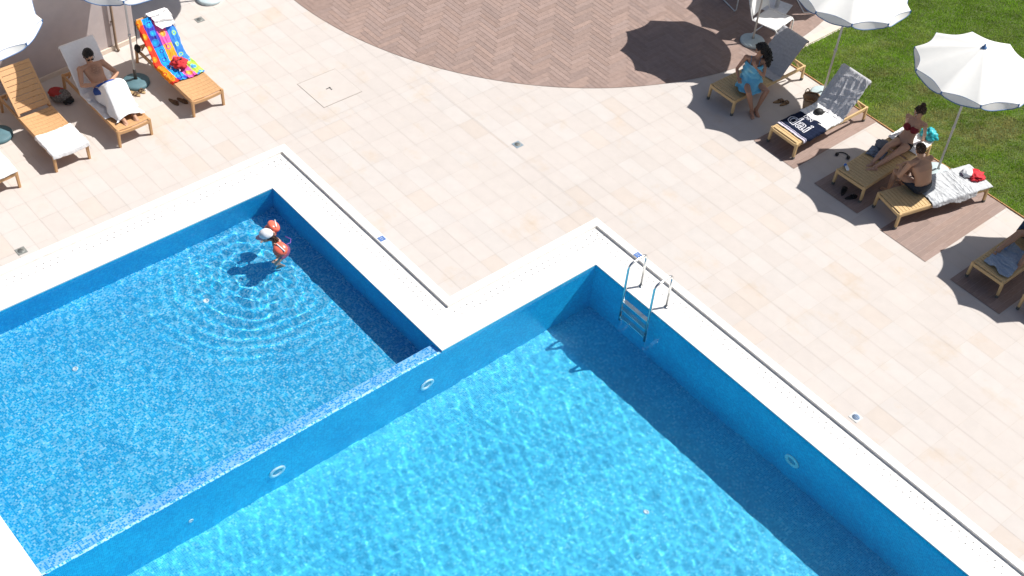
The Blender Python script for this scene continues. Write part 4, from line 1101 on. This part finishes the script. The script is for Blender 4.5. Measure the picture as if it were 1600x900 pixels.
# --- the child in the small pool
def child():
    P = thing('person', 'small child in white cap and orange armbands wading in the blue pool', 'person', (-13.62, 8.33, -.74))
    b = Body(); k = .66
    pel = V3(-13.585, 8.42, -.25); sl = V3(-13.81, 8.36, .045); sr = V3(-13.60, 8.245, .035)
    fwd = V3(-.5, -.75, -.35); torso(b, pel, sl, sr, (.83, -.55, 0), fwd, True, .72)
    b.head((-13.72, 8.175, .165), (-.62, -.70, -.22), (-.10, -.16, .95), 1.0)
    b.limb([b.tp[-1], b.at(0, -.02, -.05)], [.042, .042]); clavicle(b, sl, sr, .74, True)
    e1 = V3(-13.955, 8.43, .03); w1 = V3(-13.90, 8.26, -.10); arm(b, sl, e1, w1, .74, True); b.hand(w1, (.1, -.8, -.1), (0, -.1, 1), .62, .3, -1)
    e2 = V3(-13.475, 8.285, -.02); w2 = V3(-13.405, 8.15, -.085); arm(b, sr, e2, w2, .74, True); b.hand(w2, (.1, -.7, -.1), (0, -.1, 1), .62, .3, 1)
    for s in (-1, 1):
        h = pel + V3(.83, -.55, 0) * s * .06; kn = h + V3(.0, -.17, -.13) + V3(.05, -.03, 0) * s; an = kn + V3(-.04, .13, -.19); leg(b, h, kn, an, .66); b.foot(an, an + V3(-.06, -.15, -.03), .64, (0, 0, 1), -s)
    b.build('body', M_skin, P, voxel=.006, colfn=base_col(b, (.62, .36, .26)))
    ax = ((sl + sr) / 2 - pel).normalized()
    b.clothing('swimsuit', lambda p: -.12 < (p - pel).dot(ax) < .22 and (p - (pel + ax * .06)).length < .185 and min(dist_seg(p, sl, e1), dist_seg(p, sr, e2)) > .05 and p.z > -.42, plain('pink_swimsuit', (.55, .14, .22), .7), P, .004)
    M_band = plain('orange_vinyl', (.80, .16, .10), .25, var=.05, spec=.5); M_stripe = plain('white_vinyl', (.78, .72, .70), .3)
    for (sh, el, out) in ((sl, e1, V3(-.8, .6, .2)), (sr, e2, V3(.9, .1, .2))):
        d = (el - sh).normalized(); c = lerp(sh, el, .80) + out.normalized() * .008; L = d.cross(out).normalized(); o_ = L.cross(d)
        a_ = MB()
        for q in (-1, 1):
            R = Matrix((d, L, o_)).transposed(); a_.blob(c + o_ * q * .048, (.112, .106, .060), R, 18, 12, power=.85)
        for an in (.0,): a_.tube([c + o_ * .106 - d * .09, c + o_ * .109, c + o_ * .106 + d * .09], .012, 8, mi=1)
        local(a_, P).build('armband', [M_band, M_stripe], P)
    hm = tufts(b, lambda x, y, z: y < .2 and -.75 < z < .05, 200, .010, 7, 1.0, (.074, .094, .088)); r = random.Random(2)
    for q in range(130):
        t = r.random(); p = b.at(r.gauss(0, .022), -.10 - .05 * t + r.gauss(0, .008), .0 - .14 * t); hm.blob(p, (.017, .010, .022), Euler((r.gauss(0, .3), r.gauss(0, .3), 0)).to_matrix(), 6, 5)
    local(hm, P).build('hair', M_hairb, P); eyes(b, P)
    c = MB(); R = Matrix((b.hr, b.hf, b.hu)).transposed()
    pr = []
    def cf(u, v):
        a = u * 2 * PI; th = v * PI * .54; q = 1 + .012 * math.cos(6 * a) * math.sin(th)
        return b.at(.092 * math.sin(th) * math.cos(a) * q, -.012 + .112 * math.sin(th) * math.sin(a) * q, .034 + .098 * math.cos(th) * q)
    c.grid(cf, 36, 12)
    def bf(u, v):
        a = PI * (.14 + .72 * u); r_ = 1 + .62 * v * math.sin((a - PI * .14) / .72) ** .6
        return b.at(.092 * math.cos(a) * (1 + .15 * v), -.012 + .112 * math.sin(a) * r_, .026 - .030 * v + .012 * math.cos(a * 2) * v)
    cap = local(c, P).build('cap', plain('white_cap', (.78, .78, .80), .8), P, weld=.001, solid=.003)
    bm_ = MB(); bm_.grid(bf, 20, 6); local(bm_, P).build('brim', plain('lilac_brim', (.52, .34, .46), .8), cap, solid=.004)
    # loop of purple ribbon floating behind
    s_ = MB(); s_.tube([V3(-13.72, 8.52, -.03), V3(-13.62, 8.56, -.035), V3(-13.56, 8.51, -.04), V3(-13.575, 8.43, -.05), V3(-13.63, 8.41, -.06)], .006, 6)
    local(s_, P).build('cord', plain('violet_cord', (.24, .10, .46), .5), P)
child()
# ------------------------------------------------------------------ pool fittings
M_steel = plain('polished_steel', (.78, .78, .76), .22, 1.0, var=.04)
def ladder():
    o = thing('pool_ladder', 'polished steel pool ladder with two handrails at the corner of the big pool', 'ladder', (-9.31, 12.1, CZ))
    for x in (-9.59, -9.03):
        pts = []
        yb, yf, zt, r = 12.325, 11.955, .665, .085
        pts.append((x, yb, CZ))
        for k in range(7): a = PI / 2 * k / 6; pts.append((x, yb - r + r * math.cos(a), zt - r + r * math.sin(a)))
        for k in range(7): a = PI / 2 + PI / 2 * k / 6; pts.append((x, yf + r * 1.25 + r * 1.25 * math.cos(a), zt - r * 1.0 + r * math.sin(a) - .012))
        pts += [(x, yf, .2), (x, yf + .004, -.4), (x, yf + .01, -.84)]
        m_ = MB(); m_.tube(pts, .0215, 14); local(m_, o).build('handrail', M_steel, o)
        m_ = MB(); m_.lathe([(.045, 0), (.045, .006), (.03, .016), (.022, .018)], (x, yb, CZ + .001), 18); local(m_, o).build('flange', M_steel, o)
    for z in (-.15, -.42, -.69):
        m_ = MB(); m_.box((-9.31, 11.965, z), (.54, .085, .024), bev=.006)
        for k in range(4): m_.box((-9.31, 11.937 + k * .0185, z + .0135), (.50, .006, .004))
        local(m_, o).build('tread', M_steel, o)
ladder()
M_ring = plain('light_ring', (.80, .86, .86), .35); M_lens = plain('light_lens', (.16, .42, .55), .1)
def pool_light(label, c, ax, r=.135, g='underwater lights'):
    o = thing('underwater_light', label, 'pool light', c, 0, g); o.rotation_euler = (0, PI / 2, 0) if ax == 'x' else (PI / 2, 0, 0)
    m_ = MB(); m_.lathe([(r, .001), (r, .014), (r - .012, .022), (r * .62, .022), (r * .55, .010), (r * .55, .001)], n=36); m_.build('ring', M_ring, o)
    m_ = MB(); m_.lathe([(r * .55, .004), (r * .5, .012), (r * .25, .018), (0, .02)], n=28); m_.build('lens', M_lens, o)
    for k in range(4):
        a = k * PI / 2 + .4; m_ = MB(); m_.blob((r * .8 * math.cos(a), r * .8 * math.sin(a), .022), (.007, .007, .004), n=8, m=5); m_.build('screw', M_steel, o)
pool_light('white ringed underwater light on the dividing wall nearer the white corner', (RX0 + .001, 8.742, -.89), 'x')
pool_light('white ringed underwater light on the dividing wall farther from the white corner', (RX0 + .001, 6.097, -.905), 'x')
pool_light('underwater light in the shaded long wall of the big pool', (-6.062, RY1 - .001, -.905), 'y')
M_noz = plain('nozzle_plastic', (.72, .76, .76), .4); M_nozd = plain('nozzle_hole', (.25, .48, .56), .6)
def nozzle(label, c, rot, r=.045):
    o = thing('water_inlet', label, 'pool inlet', c, 0, 'round pool inlets'); o.rotation_euler = rot
    m_ = MB(); m_.lathe([(r, .001), (r, .008), (r * .8, .014), (r * .55, .014), (r * .5, .004)], n=24); m_.build('ring', M_noz, o)
    m_ = MB(); m_.lathe([(r * .52, .003), (0, .003)], n=20); m_.build('hole', M_nozd, o)
nozzle('small round inlet on the blue floor nearest the lower left picture corner', (-13.568, 4.771, LD), (0, 0, 0))
nozzle('small round inlet on the blue floor near the ripples', (-13.638, 6.998, LD), (0, 0, 0))
nozzle('small round inlet on the floor of the big cyan pool', (-6.889, 10.0, RD), (0, 0, 0))
nozzle('small dark round inlet on the dividing wall beyond the second light', (RX0 + .001, 4.736, -.9), (0, PI / 2, 0), .04)
# depth tiles on the raised rim, floor drains and the access hatch
M_dt = plain('blue_marker', (.10, .20, .46), .4); M_dw = plain('white_marking', (.75, .76, .78), .5)
def depth_tile(label, c, rz):
    o = thing('depth_marker', label, 'depth marker', (*c, .0045), rz, 'blue depth markers')
    m_ = MB(); m_.box((0, 0, .0025), (.105, .105, .005), bev=.001); m_.build('tile', M_dt, o)
    m_ = MB()
    for (x, y, w_, h_) in ((-.018, .014, .03, .006), (-.018, -.014, .03, .006), (.02, 0, .006, .034)): m_.box((x, y, .0055), (w_, h_, .002))
    m_.build('marking', M_dw, o)
depth_tile('small blue depth marker on the rim of the small pool', (-12.769, 9.69), 0)
depth_tile('small blue depth marker on the rim behind the pool ladder', (-10.10, 12.75), 0)
M_dg = plain('drain_steel', (.28, .29, .27), .5, .3); M_dk = plain('drain_slot', (.05, .05, .05), .8)
def drain(label, c, s=.15, mats=None, rz=0):
    o = thing('floor_drain', label, 'floor drain', (*c, .001), rz, 'square floor drains')
    m_ = MB(); m_.box((0, 0, .003), (s, s, .006), bev=.001); m_.build('frame', mats[0] if mats else M_dg, o)
    m_ = MB(); m_.lathe([(s * .36, .0065), (s * .36, .008), (0, .0085)], n=24); pl = m_.build('cover', mats[1] if mats else M_dg, o)
    m_ = MB()
    for k in range(5): m_.box(((k - 2) * s * .12, 0, .0092), (s * .045, s * .5 * math.cos((k - 2) * .5), .002))
    m_.build('slots', M_dk, pl)
drain('square metal floor drain near the beach towel lounger', (-19.47, 10.50))
drain('square metal floor drain beside the pool rim at the left', (-15.73, 5.11))
drain('square blue grey floor drain alone in the middle of the terrace', (-13.31, 12.98), .15, (plain('drain_blue', (.26, .33, .38), .5, .2), M_dg))
drain('pale square drain with a round blue cover by the long rim', (-5.79, 12.965), .155, (plain('drain_pale', (.55, .57, .56), .6), plain('drain_cover_blue', (.22, .32, .48), .5)))
hc = thing('access_hatch', 'large square stone access hatch with a small dark lifting key slot', 'hatch', (-16.427, 11.27, .001))
m_ = MB(); m_.box((0, 0, .002), (.805, .80, .005), col=(.545, .50, .462)); m_.build('lid', M_lime, hc)
m_ = MB()
for (x, y, a, b) in ((0, .402, .83, .006), (0, -.402, .83, .008), (.409, 0, .005, .80), (-.409, 0, .005, .80)): m_.box((x, y, .002), (a, b, .003))
m_.build('frame', plain('hatch_seam', (.33, .29, .25), .8), hc)
m_ = MB(); m_.lathe([(.02, .0046), (.02, .006), (0, .0065)], (0.0, .0, 0), 14); m_.lathe([(.016, .0046), (.016, .006), (0, .0065)], (.055, .0, 0), 12); m_.box((.0, -.05, .0055), (.018, .05, .002)); m_.box((.028, 0, .0055), (.05, .014, .002)); m_.build('key_slot', M_dk, hc)

# ------------------------------------------------------------------ cafe furniture at the top edge
M_frame = plain('white_tube', (.74, .74, .73), .35); M_sling = plain('white_sling', (.80, .80, .80), .7, var=.03, trans=.15)
def cafe_chair(label, loc, rz, sling=M_sling, w=.56):
    o = thing('cafe_chair', label, 'chair', (*loc, 0), rz, 'white tube cafe chairs'); h = w / 2
    def seat(u, v): return Vector(((v - .5) * .52, (u - .5) * w * .94, .435 + .02 * v - .035 * math.sin(PI * u) * math.sin(PI * v) + .006 * math.sin(17 * v + 3 * u)))
    m_ = MB(); m_.grid(seat, 12, 14); m_.build('seat', sling, o, solid=.006)
    def back(u, v): return Vector((-.27 - .16 * v - .02 * math.sin(PI * u), (u - .5) * w * .94, .50 + .36 * v))
    m_ = MB(); m_.grid(back, 10, 10); m_.build('backrest', sling, o, solid=.006)
    for s in (-1, 1):
        m_ = MB(); y = s * h
        m_.tube([(-.44, y, .88), (-.27, y, .46), (-.25, y, .43), (.25, y, .46), (.29, y, .43), (.30, y, .08), (.27, y, .018), (-.25, y, .014), (-.29, y, .02)], .0125, 10); m_.build('side_frame', M_frame, o)
    m_ = MB(); m_.tube([(-.29, -h, .02), (-.29, h, .02)], .0125, 10); m_.tube([(.27, -h, .45), (.27, h, .45)], .0125, 10); m_.build('crossbar', M_frame, o)
cafe_chair('white sling chair in front of the cafe table, its seat in full sun', (-12.98, 19.03), .16, w=.60)
cafe_chair('tube chair left of the cafe table whose sled runner alone shows', (-14.15, 19.50), math.atan2(-.55, -.15) + PI / 2 + .0)
cafe_chair('tube chair right of the cafe table cut off by the top edge', (-13.25, 20.68), 2.6)
tb = thing('cafe_table', 'white pedestal cafe table on a square base plate at the top edge', 'table', (-13.60, 19.98, 0), .35)
M_tab = plain('table_white', (.72, .73, .74), .45)
m_ = MB(); m_.box((0, 0, .014), (.50, .50, .018), bev=.004); m_.build('base_plate', M_tab, tb)
m_ = MB(); m_.tube([(0, 0, .02), (0, 0, .72)], .042, 18); m_.build('column', M_tab, tb)
m_ = MB(); m_.box((0, 0, .735), (.70, .70, .028), bev=.006); m_.build('tabletop', M_tab, tb)

# ------------------------------------------------------------------ small things people brought
def lump(c, r, seed, amp=.25, fs=2.2, n=28, m=18, flat=True, rot=None):
    """a crumpled heap of cloth"""
    mb_ = MB(); mb_.blob((0, 0, 0), (1, 1, 1), None, n, m); out = []
    for (x, y, z) in mb_.v:
        d = Vector((x, y, z)); k = 1 + amp * mnoise.fractal(d * fs + V3(seed, 0, 0), .8, 2.2, 4) + amp * .5 * abs(mnoise.noise(d * fs * 2.2 + V3(0, seed, 0)))
        p = Vector((d.x * r[0] * k, d.y * r[1] * k, d.z * r[2] * k))
        if flat: p.z = max(p.z, -r[2] * .35)
        if rot: p = rot @ p
        out.append(tuple(p + V3(c)))
    mb_.v = out; return mb_
def sandal(label, c, rz, sole, strap, z=.0, k=1.0, g='sandals and shoes on the paving'):
    o = thing('sandal', label, 'sandal', (*c, z), rz, g)
    m_ = MB(); P = []; N = 24
    for j, zz in enumerate((0.001, .016, .022)):
        for i in range(N):
            a = 2 * PI * i / N; x = math.cos(a); w_ = .040 + .008 * x; ins = .004 if j == 2 else 0
            P.append((x * (.125 * k - ins), math.sin(a) * (w_ * k - ins) , zz * k))
    F = [(j * N + i, j * N + (i + 1) % N, (j + 1) * N + (i + 1) % N, (j + 1) * N + i) for j in range(2) for i in range(N)] + [tuple(range(N))[::-1], tuple(range(2 * N, 3 * N))]
    m_.add(P, F); m_.build('sole', sole, o)
    for x in (.055, .005):
        m_ = MB()
        def fs(u, v, x=x): a = PI * u; return Vector(((x + .026 * v) * k, math.cos(a) * .046 * k, (.014 + .040 * math.sin(a) ** .8) * k))
        m_.grid(fs, 12, 2); m_.build('strap', strap, o, solid=.004)
M_cork = plain('cork', (.30, .19, .10), .8); M_tan = plain('tan_leather', (.42, .30, .16), .6); M_brn = plain('brown_leather', (.13, .075, .04), .6); M_blk = plain('black_rubber', (.014, .014, .015), .6)
sandal('tan sandal beside the teal base, the one nearer the white towel', (-18.175, 8.425), .35, M_tan, M_brn)
sandal('tan sandal beside the teal base, the one touching it', (-18.205, 8.555), .15, M_tan, M_brn)
sandal('brown sandal in the lounger shadow, nearer the teal base', (-17.60, 8.845), .2, M_brn, M_brn)
sandal('brown sandal in the lounger shadow, nearer the lounger foot', (-17.545, 8.985), .3, M_brn, M_brn)
sandal('brown strappy sandal in the shade by the woman in blue, nearer her feet', (-11.50, 17.69), 1.25, M_cork, M_brn, k=.95)
sandal('brown strappy sandal in the shade by the woman in blue, farther from her', (-11.395, 17.73), 1.5, M_cork, M_brn, k=.95)
sandal('black flip flop under the flat lounger of the couple, on the paving side', (-9.155, 16.72), 2.0, M_blk, M_blk, .007)
sandal('black flip flop under the flat lounger of the couple, on the plank side', (-8.97, 16.70), 1.2, M_blk, M_blk, .007)
# red and grey rucksack
o = thing('rucksack', 'red and grey patterned bag with black straps lying on the paving by the wall', 'bag', (-18.72, 7.33, 0), .9)
M_rr = plain('red_nylon', (.34, .028, .025), .7); M_gp = plain('grey_print', (.16, .15, .14), .8, var=.75, scale=45)
lump((0, 0, .10), (.17, .13, .12), 3, .12).build('body', M_gp, o); lump((-.05, .01, .165), (.14, .12, .07), 5, .12).build('top_flap', M_rr, o)
lump((.13, -.04, .05), (.09, .10, .055), 8, .3).build('strap', M_blk, o)
# pouch hanging from the backrest of the beach towel lounger
o = thing('shoulder_pouch', 'small black pouch hanging by its strap from the beach towel lounger', 'bag', (-18.80, 8.885, .36))
lump((0, 0, .04), (.07, .05, .075), 2, .15, flat=False).build('pouch', M_blk, o)
m_ = MB(); m_.tube([(.0, .0, .10), (-.0, .01, .3), (-.0, .02, .60)], .007, 6); m_.build('strap', M_blk, o)
# red cloth with sunglasses on the beach towel
o = thing('headscarf', 'crumpled red cloth with black sunglasses lying on the beach towel', 'scarf', (-18.005, 9.235, .372), .3)
lump((0, 0, .055), (.13, .115, .075), 7, .45).build('cloth', plain('red_cotton', (.55, .030, .035), .8, var=.35, scale=30), o)
m_ = MB()
for q in (-1, 1): m_.blob((.02, q * .032, .128), (.014, .028, .022), n=10, m=7)
m_.tube([(.02, -.055, .13), (-.06, -.07, .115)], .004, 6); m_.tube([(.02, .055, .13), (-.06, .065, .118)], .004, 6); m_.build('sunglasses', M_blk, o)
m_ = MB(); m_.tube([(.10 * math.cos(a) + .03, -.13 + .05 * math.sin(a), .012 + .01 * math.sin(3 * a)) for a in [k * .5 for k in range(9)]], .008, 6); m_.build('cord', M_dw, o)
towel('shirt', 'white shirt thrown over the top of the beach towel on the backrest', 'shirt', L3, S3, 1.76, 2.16, .19, M_tow, -.125, .16, .014, .04, seed=23, lift=.040, ragged=.05, nu=60, nv=60)
# straw basket
o = thing('straw_basket', 'tall straw basket with a dark rim standing between two loungers', 'basket', (-10.985, 17.91, 0))
M_straw = plain('woven_straw', (.60, .42, .26), .85, var=.3, scale=60, bmp=.6, bscale=120)
m_ = MB(); m_.lathe([(.0, .004), (.105, .006), (.118, .08), (.132, .2), (.148, .33), (.142, .33), (.124, .19), (.10, .02), (0, .015)], n=36); m_.build('body', M_straw, o)
m_ = MB(); m_.tube([(.148 * math.cos(a), .148 * math.sin(a), .333 + .008 * math.sin(5 * a)) for a in [k * 2 * PI / 36 for k in range(36)]], .018, 8, closed=True); m_.build('rim', plain('dark_straw', (.30, .17, .085), .8, var=.3, scale=50), o)
for s in (-1, 1):
    m_ = MB(); m_.tube([(s * .12 + .02 * s * math.sin(t * PI) , -.09 + .18 * t, .33 + .11 * math.sin(t * PI)) for t in [k / 10 for k in range(11)]], .008, 8); m_.build('handle', M_cork, o)
# black cap
o = thing('cap', 'black cap lying on the pale towel by the straw basket', 'cap', (-10.60, 17.63, .355), 1.2)
m_ = MB(); m_.grid(lambda u, v: Vector((.09 * math.sin(v * 1.57) * math.cos(u * 2 * PI), .082 * math.sin(v * 1.57) * math.sin(u * 2 * PI), .085 * math.cos(v * 1.57))), 28, 8); m_.build('crown', M_blk, o, weld=.001, solid=.003)
m_ = MB(); m_.grid(lambda u, v: Vector(((.088 + .075 * v * math.sin(PI * (.1 + .8 * u))) * math.sin(PI * (.15 + .7 * u)), -(.080) * math.cos(PI * (.15 + .7 * u)), .008 - .012 * v)), 16, 5); m_.build('brim', M_blk, o, solid=.004)
# magazine, sun cream, turquoise bag, headphones on and beside the couple's lounger
o = thing('magazine', 'open blue grey magazine on the lounger beside the woman in red', 'magazine', (-9.27, 17.62, .339), .25)
M_mag = plain('printed_page', (.12, .16, .23), .5, var=.75, scale=22)
for s in (-1, 1):
    m_ = MB(); m_.grid(lambda u, v, s=s: Vector((s * u * .15, (v - .5) * .29, .003 + .016 * math.sin(PI * u) + .004 * u)), 10, 6); m_.build('page', M_mag, o, solid=.003)
lump((-.02, .26, .02), (.11, .14, .03), 4, .3).build('cover', plain('slate_cover', (.13, .14, .17), .7), o)
o = thing('sun_cream', 'small white bottle with a blue cap lying on the flat lounger', 'bottle', (-9.31, 16.86, .36), 2.6)
m_ = MB(); m_.tube([(-.07, 0, 0), (-.06, 0, 0), (.03, 0, 0), (.045, 0, 0)], [.012, .027, .026, .015], 14); m_.build('body', M_dw, o)
m_ = MB(); m_.tube([(.045, 0, 0), (.05, 0, 0), (.085, 0, 0), (.09, 0, 0)], [.02, .026, .026, .02], 14); m_.build('cap', plain('blue_cap', (.03, .16, .50), .4), o)
o = thing('beach_bag', 'crumpled turquoise bag behind the woman in red', 'bag', (-9.0, 18.72, .345))
lump((0, 0, .07), (.15, .11, .10), 9, .45).build('body', plain('turquoise_foil', (.03, .42, .48), .35, var=.5, scale=14), o)
o = thing('headphones', 'small black headphones on the shaded paving beside the flat lounger', 'headphones', (-9.79, 17.46, 0), .5)
m_ = MB(); m_.tube([(.10 * math.cos(a), .085 * math.sin(a), .012) for a in [k * PI / 12 for k in range(13)]], .009, 6); m_.build('band', M_blk, o)
for s in (-1, 1): m_ = MB(); m_.blob((s * .10, -.02, .022), (.034, .048, .022), n=12, m=8); m_.build('ear_pad', M_blk, o)
o = thing('swimwear', 'heap of red swimwear with a white cap on the folded white towel', 'clothes', (-7.905, 18.47, .352), .4)
lump((.06, .02, .035), (.13, .12, .055), 12, .55, 2.6).build('cloth', plain('scarlet_cloth', (.62, .02, .035), .7, var=.25, scale=20), o)
lump((-.07, .0, .045), (.10, .11, .06), 6, .2).build('cap', M_dw, o); m_ = MB(); m_.tube([(-.07 + .105 * math.cos(a), .115 * math.sin(a), .03) for a in [2.0 + k * .28 for k in range(9)]], .010, 6); m_.build('band', plain('plum_band', (.12, .06, .14), .7), o)
o = thing('paper_packet', 'small white packet lying on the towel by the reclining man', 'packet', (-18.02, 7.54, .372), .4); m_ = MB(); m_.box((0, 0, 0), (.085, .055, .04), bev=.006); m_.box((.03, .0, .021), (.02, .04, .004)); m_.build('wrapper', M_dw, o)
o = thing('water_bottle', 'pale blue bottle with a dark cap lying at the lounger edge near the right', 'bottle', (-6.50, 17.47, .385), 1.9)
m_ = MB(); m_.tube([(-.10, 0, 0), (-.085, 0, 0), (.06, 0, 0), (.085, 0, 0)], [.03, .042, .042, .02], 16); m_.build('body', plain('blue_plastic', (.25, .42, .68), .3), o)
m_ = MB(); m_.tube([(.085, 0, 0), (.09, 0, 0), (.13, 0, 0), (.135, 0, 0)], [.026, .032, .032, .026], 14); m_.build('cap', M_blk, o)

# everything under or at the waterline takes the light that the ripples focus
def receive(o):
    if o.type == 'MESH': o.cycles.is_caustics_receiver = True
    for c in o.children: receive(c)
for o in list(COL.objects):
    if o.parent is None and (o.name.split('.')[0] in ('underwater_light', 'water_inlet', 'pool_ladder') or (o.name.split('.')[0] == 'person' and o.location.z < -.1)): receive(o)
